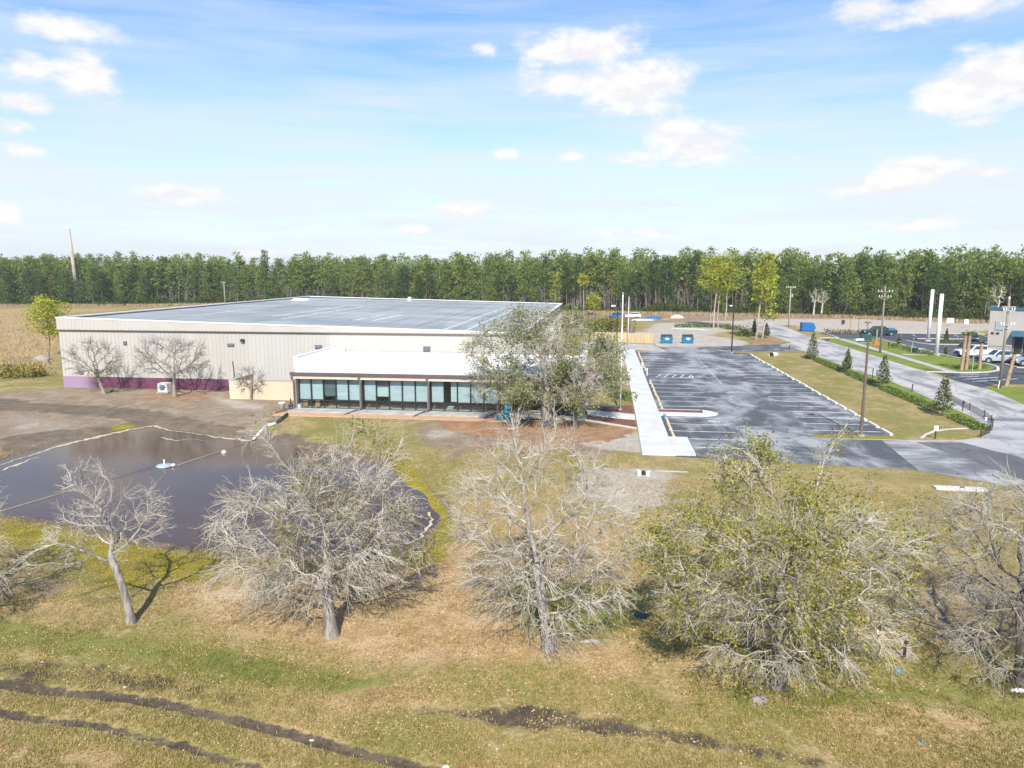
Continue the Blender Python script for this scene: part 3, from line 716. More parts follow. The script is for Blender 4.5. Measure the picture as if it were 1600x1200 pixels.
# raised median between the left stalls: mulch strip with concrete end
m = MB(); m.prism(PU([(5.31, 64.7), (9.5, 64.7), (10.4, 65.3), (10.7, 66.0), (10.2, 66.9), (9.4, 67.4), (9.3, 65.9), (5.31, 66.0)]), -0.05, 0.13)
m.prism(PU([(5.31, 67.25), (9.29, 67.25), (9.29, 67.4), (5.31, 67.4)]), -0.05, 0.13)
tag(m.build('median_kerb', M['concrete']), kind='structure')
m = MB(); m.prism(PU([(5.33, 66.01), (9.28, 65.92), (9.28, 67.24), (5.33, 67.24)]), -0.05, 0.11)
tag(m.build('median_bed', M['mulch']), kind='structure')
# planting beds by the entry
m = MB(); m.prism(PU([(-1.9, 62.1), (2.95, 59.0), (2.97, 62.0), (0.4, 63.1), (-1.9, 63.8)]), -0.1, 0.07)
tag(m.build('planting_bed', M['mulch']), kind='structure')
m = MB(); m.prism(PU([(-1.4, 66.6), (2.97, 65.4), (2.97, 69.2), (-1.4, 69.2)]), -0.1, 0.06)
tag(m.build('planting_bed', M['mulch']), kind='structure')
kerb('bed_edging', PU([(-2.4, 62.1), (-1.2, 61.6), (2.95, 58.9)]), 0.16, 0.12)
m = MB(); m.prism(PU([(-1.4, 100), (3.3, 99), (3.3, 119.5), (-1.4, 120)]), -0.1, 0.02)
m.prism(PU([(-1.4, 82), (3.1, 82), (3.2, 92), (-1.4, 93)]), -0.1, 0.024)
tag(m.build('sandy_bed', mat('pale sand bed', (0.56, 0.46, 0.38), 0.95, 0.35, 1.2, 0.3, 10)), kind='structure')

# stall markings
m = MB()
def line(u0, v0, u1, v1, w=0.15, z=0.016):
    d = Vector((u1 - u0, v1 - v0)).normalized(); n = Vector((-d.y, d.x)) * w / 2
    pts = [(u0 + n.x, v0 + n.y), (u0 - n.x, v0 - n.y), (u1 - n.x, v1 - n.y), (u1 + n.x, v1 + n.y)]
    m.quad(*[(*UV(a, b)[:2], z) for a, b in pts])
ST_ = 2.72
for v in [53.1, 55.8, 58.5, 61.3]: line(5.9 if v > 56 else 6.9, v, 10.9, v)
line(6.2, 64.1, 10.6, 64.1)
for i in range(7): line(5.95, 69.6 + i * 2.75, 10.95, 69.6 + i * 2.75)
line(5.95, 88.9, 11.2, 88.9); line(5.95, 91.6, 11.2, 91.6); line(11.2, 88.9, 11.2, 91.6)
for i in range(5): line(6.6 + i, 88.9, 7.6 + i * 0.92, 91.6)
for i in range(9): line(5.95, 94.4 + i * 2.75, 10.9, 94.4 + i * 2.75)
line(5.95, 117.5, 14.5, 117.6, 0.3)
for i in range(21): line(17.4, 60.2 + i * 2.72, 22.75, 60.2 + i * 2.72)
line(13.9, 84, 14.3, 108, 0.05)
# arrow-like blob by the near stalls
line(9.3, 62.9, 10.3, 62.6, 0.35); line(9.9, 62.3, 10.2, 63.1, 0.12)
tag(m.build('parking_markings', M['paint']), kind='structure')
m = MB()
for (q, r2) in (((1490, 590), (1530, 588)), ((1505, 593), (1560, 590)), ((1520, 596.5), (1590, 592)), ((1500, 586), (1545, 586))):
    (a0, b0), (a1, b1) = toUV(G(*q)), toUV(G(*r2)); line(a0, b0, a1, b1, .22, .028)
for k in range(9): line(60 + k * 2.7, 152.5, 61.6 + k * 2.7, 158, 0.12)
for k in range(5): line(55.5, 110 + k * 3.2, 60, 110 + k * 3.2 - .3, 0.12)
for k in range(5): line(57.5 + k * 2.8, 121, 57.6 + k * 2.8, 126, 0.12)
tag(m.build('right_lot_markings', M['paint']), kind='structure')

# wheel stops
def make_stop(mt, L=1.0):
    m = MB(); h = 0.13
    h = .15; m.add([(-.13, -L, 0), (.13, -L, 0), (.13, L, 0), (-.13, L, 0), (-.10, -L + .04, h), (.10, -L + .04, h), (.10, L - .04, h), (-.10, L - .04, h)],
          [(0, 3, 2, 1), (4, 5, 6, 7), (0, 1, 5, 4), (1, 2, 6, 5), (2, 3, 7, 6), (3, 0, 4, 7)])
    return m.build('wheel_stop', mt)
proto = make_stop(M['stop'], 1.05)
for i in range(21):
    o = proto if i == 0 else proto.copy()
    if i: scene.collection.objects.link(o)
    o.location = UV(23.12 + random.uniform(-.05, .05), 60.1 + i * 2.72 + random.uniform(-.08, .08), 0.012); o.rotation_euler = (0, 0, -TH + random.uniform(-.02, .02))
    tag(o, 'pale concrete wheel stop in the long row beside the grass strip', 'wheel stop', 'wheel stops along the grass strip')
proto = make_stop(M['stop_yellow'], 1.2)
k = 0
for v in [57.1, 59.9, 62.2, 68.4, 71.1, 73.8, 76.5, 79.2, 82.0, 84.8, 96, 98.7, 101.4, 104.2, 107, 109.8, 112.6, 115.4]:
    o = proto if k == 0 else proto.copy()
    if k: scene.collection.objects.link(o)
    k += 1
    o.location = UV(5.72 + random.uniform(-.03, .03), v, 0.012); o.rotation_euler = (0, 0, -TH + random.uniform(-.02, .02))
    tag(o, 'cream painted wheel stop beside the concrete walkway', 'wheel stop', 'wheel stops along the walkway')
for (v, lb) in ((64.1, 'blue painted wheel stop just in front of the mulched median'), (92.4, 'blue painted wheel stop beside the striped accessible bay')):
    o = make_stop(M['stop_blue'], 0.75); o.location = UV(5.72, v, 0.012); o.rotation_euler = (0, 0, -TH); tag(o, lb, 'wheel stop')

# ---------------------------------------------------------------- warehouse
WU0, WU1, WV0, WV1 = -60.7, -8.2, 72.7, 142.0
ZL, ZR = 7.95, 6.75
w = empty('warehouse', UV(WU0, WV0, 0), -TH, 'long beige metal warehouse with grey flat roof and purple base', 'warehouse')
W, D = WU1 - WU0, WV1 - WV0
m = MB()
t_ = 0.2
# front wall, side walls, back wall (upper beige part)
m.box(0, W, 0, t_, 1.26, 6.45)
m.box(0, W, D - t_, D, 0, 6.45)
m.box(0, t_, t_, D - t_, 0, 6.45)
m.box(W - t_, W, t_, D - t_, 0, 6.45)
x = 0.3
while x < W - 0.1:
    m.box(x, x + 0.06, -0.03, 0.002, 1.27, 6.43); x += 0.46
y = 0.4
while y < D:
    m.box(W - 0.002, W + 0.04, y, y + 0.07, 0, 6.43); y += 0.61
m.build('wall', M['beige'], w)
m = MB(); m.box(0.01, W - 0.01, -0.03, t_, -0.2, 1.255); m.build('base_wall', M['purple'], w)
# roof slab following the slope
def zr(x): return ZL + (ZR - ZL) * x / W
m = MB()
m.add([(0.35, 0.35, zr(0.35) - .28), (W - .35, 0.35, zr(W - .35) - .2), (W - .35, D - .35, zr(W - .35) - .2), (0.35, D - .35, zr(0.35) - .28)], [(0, 1, 2, 3)])
m.build('roof', M['roof'], w)
# fascia above the trim
m = MB()
def wallstrip(m, pts, z0, th=0.18):
    for (a, b) in zip(pts[:-1], pts[1:]):
        ax, ay = a; bx, by = b
        d = Vector((bx - ax, by - ay)).normalized(); n = Vector((-d.y, d.x)) * th
        vs = [(ax, ay, z0), (bx, by, z0), (bx + n.x, by + n.y, z0), (ax + n.x, ay + n.y, z0),
              (ax, ay, zr(ax) - .12), (bx, by, zr(bx) - .12), (bx + n.x, by + n.y, zr(bx) - .12), (ax + n.x, ay + n.y, zr(ax) - .12)]
        m.add(vs, [(0, 3, 2, 1), (4, 5, 6, 7), (0, 1, 5, 4), (1, 2, 6, 5), (2, 3, 7, 6), (3, 0, 4, 7)])
wallstrip(m, [(-0.1, -0.12), (W + 0.1, -0.12)], 6.56); wallstrip(m, [(W + 0.1, 0.08), (W + 0.1, D + 0.1)], 6.56); wallstrip(m, [(W - .1, D + 0.1), (-.1, D + .1)], 6.56); wallstrip(m, [(-0.1, D - .1), (-0.1, 0.08)], 6.56)
x = 0.3
while x < W:
    m.box(x, x + 0.05, -0.14, -0.118, 6.57, zr(x) - .14); x += 0.46
m.build('fascia', M['fascia'], w)
m = MB(); m.box(-0.13, W + 0.13, -0.2, 0.0, 6.452, 6.557); m.box(W + 0.005, W + 0.16, 0.0, D, 6.452, 6.557); m.build('trim', M['trim'], w)
# white coping
m = MB()
for (x0, x1, y0, y1) in ((-.14, W + .14, -.16, .36), (-.14, W + .14, D - .36, D + .14), (-.14, .36, .361, D - .361), (W - .36, W + .14, .361, D - .361)):
    vs = []
    for dz in (-.118, .0):
        for (x, y) in ((x0, y0), (x1, y0), (x1, y1), (x0, y1)): vs.append((x, y, zr(x) + dz))
    m.add(vs, [(0, 3, 2, 1), (4, 5, 6, 7), (0, 1, 5, 4), (1, 2, 6, 5), (2, 3, 7, 6), (3, 0, 4, 7)])
m.build('coping', M['white_metal'], w)
# white seam strips on the roof
def strip(x0, y0, x1, y1, wd):
    d = Vector((x1 - x0, y1 - y0)).normalized(); n = Vector((-d.y, d.x)) * wd / 2
    zt = lambda p: zr(p.x) - .275 + (.08 * (p.x / W)) + .012
    a, b = Vector((x0, y0)), Vector((x1, y1)); m = MB()
    m.quad(*[(p.x, p.y, zt(p)) for p in (a + n, a - n, b - n, b + n)]); m.build('roof_seam', M['seam'], w)
yb = 53.8
for q in ((4, yb, W - 0.5, yb, 0.5), (43.6, 1.5, 43.6, yb, 0.4), (46.0, 1.5, 46.0, yb, 0.4), (18.5, 14, 18.5, 40, 0.6), (21.6, 10, 21.6, 40, 0.6), (9.2, 10, 9.2, 30, 0.6), (30.2, 12, 30.2, 24, 0.7), (32.6, 12, 32.6, 24, 0.7),
          (18, 22, 26.5, 22.5, 0.5), (38, 14, 43, 14, 0.4), (29, 36, 35, 36, 0.6), (15, 43, 23, 43, 0.6), (48, 20, 52, 20, .4), (35.5, 13.5, 39, 13.6, .4)): strip(*q)
for k in range(9): strip(30 + k * 1.5, 14 + k * 1.2, 30 + k * 1.5, 30 + k * 1.5, 0.12)
m = MB(); m.box(3, 6, yb + .4, yb + 2, zr(4) - .26, zr(4) + .15, taper=.2); m.build('roof_cap', M['white_metal'], w); m = MB(); m.box(22, 22.6, 66, 66.6, zr(22) - .25, zr(22) + .5); m.build('roof_cap', M['white_metal'], w)
def louver(px, py, ww, hh):
    # place on the front wall by its height on the facade
    for v0 in (WV0,):
        d = ray(px, py); k = (v0 / (d[0] * ST + d[1] * CT)); p = (d[0] * k, d[1] * k, HC + d[2] * k)
        u, v = toUV(p); x = u - WU0; z = p[2]
    a = MB(); a.box(x - ww / 2, x + ww / 2, -0.10, -0.046, z - hh / 2, z + hh / 2)
    f = a.build('vent', M['trim'], w)
    b = MB()
    for i in range(5): b.box(x - ww / 2 + .05, x + ww / 2 - .05, -0.14, -0.101, z - hh / 2 + .06 + i * (hh - .1) / 5, z - hh / 2 + .06 + i * (hh - .1) / 5 + .05)
    b.build('louver_slat', mat('louver', (0.17, 0.17, 0.25), 0.5, .1), f)
for (px, py, ww, hh) in ((196, 536, .4, .4), (361, 539, .8, .32), (498, 542, .8, .38), (667, 545, .75, .5), (127, 582, .6, .35)): louver(px, py, ww, hh)
m = MB(); 
d = ray(380, 532); k = WV0 / (d[0] * ST + d[1] * CT); u_, v_ = toUV((d[0] * k, d[1] * k)); zz = HC + d[2] * k
m.box(u_ - WU0 - .22, u_ - WU0 + .22, -.3, -.046, zz - .13, zz + .17, taper=.15); lw = m.build('wall_light', M['plastic_dark'], w)
m = MB(); m.box(u_ - WU0 - .18, u_ - WU0 + .18, -.24, -.06, zz - .17, zz - .131); m.build('lens', M['lamp_glass'], lw)
m = MB(); m.tube([(u_ - WU0 - 1.3, -.08, 1.3), (u_ - WU0 - 1.25, -.09, 2.2), (u_ - WU0 - 1.35, -.09, 3.3)], .05); m.build('conduit', M['trim'], w)

# low cream wall beside the annex
s = empty('screen_wall', UV(-38.05, 67.9, 0), -TH, 'low cream panel wall between the purple base and the glazed annex', 'wall')
m = MB(); m.box(0, 8.9, 0, 0.2, -.2, 1.9); m.box(0, .2, .2, 4.75, -.2, 1.9); m.build('panel', M['panel'], s)
m = MB(); m.box(-.04, 8.9, -.04, .24, 1.903, 1.97); m.box(-.04, .24, .243, 4.75, 1.903, 1.97); m.build('coping', M['fascia'], s)
m = MB()
for x in (2.9, 5.9): m.box(x, x + .03, -.012, -.002, 0, 1.9)
m.build('joint', M['peach'], s)

# ---------------------------------------------------------------- annex with the glazed front
AU0, AU1, AV0 = -28.9, -1.6, 63.2
a = empty('office_annex', UV(AU0, AV0, 0), -TH, 'low glazed annex with white roof standing in front of the warehouse', 'office building')
AW, AD = AU1 - AU0, WV0 - AV0 - 0.25
GV = 0.50                                      # glass line is set back behind the columns
m = MB()
m.box(0, .25, GV + .1, AD, -.1, 3.3); m.box(AW - .25, AW, GV + .1, AD, -.1, 3.3); m.box(.25, AW - .25, AD - .2, AD, 0, 4.2)
m.box(0.02, 0.5, 0.12, GV + .099, -.1, .5)
m.build('wall', M['beige'], a)
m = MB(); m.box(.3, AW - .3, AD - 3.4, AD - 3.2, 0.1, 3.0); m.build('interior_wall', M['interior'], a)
m = MB(); m.box(-.2, AW + .3, -1.35, AD, -.15, .12); m.build('slab', M['concrete_old'], a)
m = MB(); m.add([(0.3, 0.12, 3.62), (AW - .3, 0.12, 3.62), (AW - .3, AD, 4.4), (.3, AD, 4.4), (0.3, 0.12, 3.45), (AW - .3, .12, 3.45), (AW - .3, AD, 4.2), (.3, AD, 4.2)],
            [(0, 1, 2, 3), (7, 6, 5, 4), (0, 4, 5, 1), (1, 5, 6, 2), (2, 6, 7, 3), (3, 7, 4, 0)]); m.build('roof', M['membrane'], a)
m = MB()
m.add([(x, y, z) for y in (.3, AD) for x, z in ((-.05, 3.305), (.3, 3.305), (1.5, 3.305 + (.37 if y < 1 else 1.12)), (.3, 4.98), (-.05, 5.0))], [(0, 1, 2, 3, 4), (9, 8, 7, 6, 5), (0, 5, 6, 1), (1, 6, 7, 2), (2, 7, 8, 3), (3, 8, 9, 4), (4, 9, 5, 0)]); m.box(AW - .28, AW + .05, 0.3, AD, 3.305, 5.0); m.box(0.281, 1.7, AD - .28, AD, 4.15, 4.95); m.box(.281, AW - .281, AD - .2, AD - .01, 4.16, 4.55)  # left parapet's inner slope is added to the shape to catch more sunlight
m.build('parapet', M['membrane'], a)
for q0, q1 in ((-.12, .34), (AW - .34, AW + .12)): m = MB(); m.box(q0, q1, 0.24, AD, 5.003, 5.06); m.build('coping', M['white_metal'], a)
m = MB(); m.box(-.05, AW + .05, 0.0, .28, 3.0, 3.3); m.box(.281, AW - .281, 0.29, GV + .2, 3.1, 3.2); m.build('fascia', M['peach'], a)
m = MB(); m.profile([(0, 0), (.16, -.03), (.2, .2), (-.02, .22)], 0, 1)   # small gutter profile, turned below
g_ = MB()
for f in m.f: pass
prof = [(.0, 3.302), (-.14, 3.33), (-.18, 3.6), (.0, 3.62)]
n = len(prof)
g_.add([(-.3, y, z) for y, z in prof] + [(AW + .2, y, z) for y, z in prof], [(0, 1, 2, 3), (7, 6, 5, 4)] + [(i, n + i, n + (i + 1) % n, (i + 1) % n) for i in range(n)])
g_.box(-.12, -.02, -.05, .29, 3.25, 3.62)
g_.build('gutter', M['gutter'], a)
cols_u = [0.12, 6.5, 13.0, 19.5, 26.0]
for k, cu in enumerate(cols_u):
    m = MB(); m.box(cu - .11, cu + .11, .02, .26, .121, 2.998); m.build('column', M['column'], a)
for k, cu in enumerate([-.13, 6.42, 12.92, 19.42]):
    m = MB()
    m.box(cu - .09, cu + .09, -.17, -.03, 2.95, 3.33)
    m.tube([(cu, -.1, 2.98), (cu + .14, -.07, 2.75), (cu + .14, -.07, .35), (cu - .25, -.55, .22), (cu - .85, -2.0, .06)], .075, 8)
    m.build('downspout', M['gutter'], a)
kinds = 'BBDBB' + 'BHBBB' + 'BNBBB' + 'BDDBD'
idx = 0
for bay in range(4):
    x0, x1 = cols_u[bay] + .13, cols_u[bay + 1] - .13
    for p in range(5):
        pw = (x1 - x0) / 5; xa, xb = x0 + p * pw, x0 + (p + 1) * pw
        kd = kinds[idx]; idx += 1
        m = MB()                               # frame
        m.box(xa, xa + .045, GV - .05, GV + .05, .17, 2.98); m.box(xb - .045, xb, GV - .05, GV + .05, .17, 2.98)
        for (za, zb) in ((.122, .17), (.86, .93), (2.98, 3.09)): m.box(xa, xb, GV - .05, GV + .05, za, zb)
        f = m.build('window', M['mullion'], a)
        m = MB(); m.quad((xa + .045, GV, .17), (xb - .045, GV, .17), (xb - .045, GV, .86), (xa + .045, GV, .86)); m.quad((xa + .045, GV, .93), (xb - .045, GV, .93), (xb - .045, GV, 2.98), (xa + .045, GV, 2.98))
        m.build('pane', M['glass'], f)
        yb_ = GV + .16
        if kd in 'BN':
            lo = .95 if kd == 'B' else 1.0
            m = MB()
            for q in range(14):
                za = lo + (2.97 - lo) * q / 14; m.box(xa + .06 + (pw * .45 if kd == 'N' else 0), xb - .06, yb_, yb_ + .02, za, za + (2.97 - lo) / 14 - .004)
            m.build('blind', M['blind'], f)
        elif kd == 'H':
            m = MB(); m.box(xa + .06, xb - .06, yb_, yb_ + .02, 1.35, 2.25); m.build('blind', M['blind'], f)
            m = MB(); m.box(xa + .06, xb - .06, yb_, yb_ + .02, 2.255, 2.97); m.build('blind_header', M['blind_dark'], f)
        else:
            m = MB(); m.box(xa + .06, xb - .06, yb_, yb_ + .02, 1.3, 2.97); m.build('blind', M['blind_dark'], f)
        if idx in (1, 2):
            m = MB(); m.box(xa + .25, xa + .7, yb_ + .1, yb_ + .14, .2, .84); m.build('board', M['board'], f)
m = MB(); m.box(AW - .35, AW + .05, -.25, .2, .121, 2.998); m.build('pillar', M['conc_pole'], a)
# ground strip in front of the annex
m = MB(); m.prism(PU([(-29.9, 60.6), (-7.5, 60.1), (-7.5, 61.83), (-29.6, 61.83)]), -.1, .05); tag(m.build('gravel_strip', M['gravel']), kind='structure')

# ---------------------------------------------------------------- tree makers
def tube_mesh(polys, sides):
    """polys: list of (points Nx3, radii N); grouped by length, all at once"""
    by = {}
    for p, r in polys: by.setdefault(len(p), []).append((p, r))
    Vs, Fs, base = [], [], 0
    ang = np.arange(sides) * 2 * np.pi / sides; ca, sa = np.cos(ang), np.sin(ang)
    for n, L in by.items():
        Pp = np.array([q[0] for q in L]); Rr = np.array([q[1] for q in L])
        T = np.gradient(Pp, axis=1); T /= np.linalg.norm(T, axis=2, keepdims=True) + 1e-9
        ref = np.where(np.abs(T[..., 2:3]) > 0.9, np.array([1., 0, 0]), np.array([0, 0, 1.]))
        A = np.cross(T, ref); A /= np.linalg.norm(A, axis=2, keepdims=True) + 1e-9
        Bv = np.cross(T, A)
        ringv = Pp[:, :, None, :] + Rr[:, :, None, None] * (A[:, :, None, :] * ca[None, None, :, None] + Bv[:, :, None, :] * sa[None, None, :, None])
        k = len(L); Vs.append(ringv.reshape(-1, 3))
        I = base + np.arange(k * n * sides).reshape(k, n, sides)
        J = np.roll(I, -1, axis=2)
        Fs.append(np.stack([I[:, :-1], J[:, :-1], J[:, 1:], I[:, 1:]], -1).reshape(-1, 4))
        base += k * n * sides
    return np.concatenate(Vs), np.concatenate(Fs)
def tube_arr(Pp, Rr, sides):
    k, n, _ = Pp.shape
    ang = np.arange(sides) * 2 * np.pi / sides; ca, sa = np.cos(ang), np.sin(ang)
    T = np.gradient(Pp, axis=1); T /= np.linalg.norm(T, axis=2, keepdims=True) + 1e-9
    ref = np.where(np.abs(T[..., 2:3]) > 0.9, np.array([1., 0, 0]), np.array([0, 0, 1.]))
    A = np.cross(T, ref); A /= np.linalg.norm(A, axis=2, keepdims=True) + 1e-9
    Bv = np.cross(T, A)
    V = Pp[:, :, None, :] + Rr[:, :, None, None] * (A[:, :, None, :] * ca[None, None, :, None] + Bv[:, :, None, :] * sa[None, None, :, None])
    I = np.arange(k * n * sides).reshape(k, n, sides); J = np.roll(I, -1, axis=2)
    return V.reshape(-1, 3), np.stack([I[:, :-1], J[:, :-1], J[:, 1:], I[:, 1:]], -1).reshape(-1, 4)
def leaf_quads(C, size, r, flat=0.0, aspect=0.55):
    """one bent-free quad per centre, random turn; size array or number"""
    n = len(C); d = r.normal(size=(n, 3)); d[:, 2] *= (1 - flat); d /= np.linalg.norm(d, axis=1, keepdims=True) + 1e-9
    e = r.normal(size=(n, 3)); e -= (e * d).sum(1, keepdims=True) * d; e /= np.linalg.norm(e, axis=1, keepdims=True) + 1e-9
    s = (np.asarray(size) * r.uniform(0.6, 1.3, n))[:, None]
    a, b = d * s * 0.5, e * s * 0.5 * aspect
    V = np.stack([C - a, C + b * 1.0, C + a, C - b * 1.0], 1).reshape(-1, 3)
    return V, np.arange(n * 4).reshape(n, 4)
def colonize(trunk, attr, step, dk, iters, r, trop=(0, 0, 0.0), jitter=0.12):
    nodes = [np.array(p, float) for p in trunk]; par = [-1] + list(range(len(trunk) - 1))
    A = np.array(attr, float)
    N = np.array(nodes)
    dist = np.linalg.norm(A[:, None] - N[None], axis=2); near = dist.argmin(1); nd = dist.min(1)
    trop = np.array(trop)
    for it in range(iters):
        if len(A) == 0: break
        di = A - N[near]; di /= np.linalg.norm(di, axis=1, keepdims=True) + 1e-9
        uniq, inv = np.unique(near, return_inverse=True)
        sm = np.zeros((len(uniq), 3)); np.add.at(sm, inv, di)
        cnt = np.bincount(inv)
        sm = sm / cnt[:, None] + trop + r.normal(size=sm.shape) * jitter
        sm /= np.linalg.norm(sm, axis=1, keepdims=True) + 1e-9
        new = N[uniq] + sm * step
        b = len(N); N = np.vstack([N, new]); par += list(uniq)
        d2 = np.linalg.norm(A[:, None] - new[None], axis=2); j = d2.argmin(1); m_ = d2.min(1)
        up = m_ < nd; near[up] = b + j[up]; nd[up] = m_[up]
        keep = nd > dk
        A, near, nd = A[keep], near[keep], nd[keep]
    return N, np.array(par)
def skeleton(N, par, r_base, r_tip, expo=1.65):
    n = len(N); acc = np.zeros(n); ch = [[] for _ in range(n)]
    for i in range(1, n): ch[par[i]].append(i)
    for i in range(n - 1, -1, -1):
        if not ch[i]: acc[i] = 1.0
        if i > 0 and par[i] >= 0: acc[par[i]] += acc[i]
    rad = r_tip * acc ** (1 / expo)
    rad = r_tip + (rad - r_tip) * (r_base - r_tip) / max(rad[0] - r_tip, 1e-6)
    chains = []; stack = [(0, None)]
    while stack:
        i, p0 = stack.pop(); c = [] if p0 is None else [p0]
        while True:
            c.append(i)
            if not ch[i]: break
            k = max(ch[i], key=lambda q: acc[q])
            for q in ch[i]:
                if q != k: stack.append((q, i))
            i = k
        chains.append(c)
    return rad, chains, ch
def ellipsoid_pts(n, c, rx, ry, rz, r, shell=0.5, zlo=-1.0):
    out = []
    while len(out) < n:
        p = r.normal(size=3); p /= np.linalg.norm(p); q = r.uniform() ** (1 / 3) * (1 - shell) + shell * r.uniform(0.75, 1.0)
        p = p * q
        if p[2] < zlo: continue
        out.append((c[0] + p[0] * rx, c[1] + p[1] * ry, c[2] + p[2] * rz))
    return out
def oak(name, loc, trunk, clouds, label, cat='tree', group=None, r_base=0.22, r_tip=0.012, step=0.28, dk=0.38, iters=60, twigs=3, twig_len=(0.4, 1.0), twig_r=0.0105, twiglets=2,
        bark='bark_oak', twig='twig_pale', leaf=None, n_leaf=0, leaf_size=0.1, seed=1, trop=(0, 0, -0.05), droop=0.25, split=0.03, leaf_pref=None, clump=0.12, spray=.6):
    r = np.random.default_rng(seed)
    root = empty(name, loc, 0, label, cat, group)
    attr = []
    for (n, c, rx, ry, rz, sh, zlo) in clouds: attr += ellipsoid_pts(n, c, rx, ry, rz, r, sh, zlo)
    N, par = colonize(trunk, attr, step, dk, iters, r, trop)
    rad, chains, ch = skeleton(N, par, r_base, r_tip)
    thick, thin = [], []
    for c in chains:
        pts = N[c]; rr = rad[c].copy()
        if c[0] != 0 and len(c) > 1: rr[0] = min(rr[0], rr[1] * 1.15)
        if len(c) < 2: continue
        if rr.max() > split:
            k = len(c)
            for i in range(len(c)):
                if rr[i] < split * 0.5: k = i + 1; break
            k = max(k, 2)
            thick.append((pts[:k], rr[:k]))
            if len(c) - k >= 1: thin.append((pts[k - 1:], rr[k - 1:]))
        else: thin.append((pts, rr))
    # flare at the foot
    p0, r0 = thick[0]; r0 = r0.copy(); r0[0] *= 1.55
    if len(r0) > 1: r0[1] *= 1.12
    thick[0] = (p0, r0)
    V, F = tube_mesh(thick, 8); obj('trunk', mesh_np('trunk', V, F4=F, smooth=True), M[bark], root)
    # twigs
    idx = np.where(rad < max(0.03, r_tip * 2.5))[0]; idx = idx[idx > len(trunk)]
    dirs = N[idx] - N[par[idx]]; dirs /= np.linalg.norm(dirs, axis=1, keepdims=True) + 1e-9
    parts = []; tips = []
    cen = N.mean(0) * np.array([1, 1, .85]); cen[2] = min(cen[2], N[:, 2].max() * .5)
    out = N[idx] - cen; out /= np.linalg.norm(out, axis=1, keepdims=True) + 1e-9
    n = len(idx)
    nrm = lambda a: a / (np.linalg.norm(a, axis=1, keepdims=True) + 1e-9)
    for rep in range(twigs):
        d = dirs * .45 + out * spray + r.normal(size=(n, 3)) * 0.42; d[:, 2] -= droop * .7; d = nrm(d)
        L = r.uniform(*twig_len, n)[:, None]
        P0 = N[idx] - dirs * r.uniform(0, step, (n, 1))
        P1 = P0 + d * L * 0.5 + r.normal(size=(n, 3)) * L * .035
        d2 = d + r.normal(size=(n, 3)) * 0.28; d2[:, 2] -= droop * .8; d2 = nrm(d2)
        P2 = P1 + d2 * L * 0.5
        rr = np.array([twig_r, twig_r * .75, twig_r * .4])[None] * r.uniform(.7, 1.3, (n, 1))
        parts.append(tube_arr(np.stack([P0, P1, P2], 1), rr, 3))
        tips += [P1, P2]
        for q in range(twiglets):
            d3 = nrm((d if q % 2 else d2) + r.normal(size=(n, 3)) * 0.6); f = r.uniform(0.1, .95, (n, 1))
            S0 = P0 + (P1 - P0) * f if q % 2 else P1 + (P2 - P1) * f
            l2 = L * r.uniform(.2, .5, (n, 1)); E = S0 + d3 * l2
            parts.append(tube_arr(np.stack([S0, E], 1), rr[:, 1:] * .85, 3)); tips.append(E)
    V1 = np.concatenate([p[0] for p in parts]); off = np.cumsum([0] + [len(p[0]) for p in parts])[:-1]; F1 = np.concatenate([p[1] + o for p, o in zip(parts, off)])
    if thin:
        V2, F2 = tube_mesh(thin, 5); V1, F1 = np.concatenate([V2, V1]), np.concatenate([F2, F1 + len(V2)])
    obj('crown', mesh_np('crown', V1, F4=F1), M[twig], root)
    if leaf:
        T = np.concatenate(tips)
        if leaf_pref is not None:
            wgt = leaf_pref(T); wgt = wgt / wgt.sum(); pick = r.choice(len(T), n_leaf, p=wgt)
        else: pick = r.integers(0, len(T), n_leaf)
        C = T[pick] + r.normal(size=(n_leaf, 3)) * clump
        V, F = leaf_quads(C, leaf_size, r); obj('foliage', mesh_np('foliage', V, F4=F), M[leaf], root)
    return root
def place(px, py): g = G(px, py); return (g[0], g[1], zg(g[0], g[1]) - 0.05)
def noise_pref(s, seed, lo=0.45):
    def f(T):
        v = value_noise(T[:, 0] + T[:, 2] * .7 + 50, T[:, 1] + T[:, 2] * .9 + 50, seed, s); return np.clip(v - lo, 0.01, 1) ** 1.5
    return f

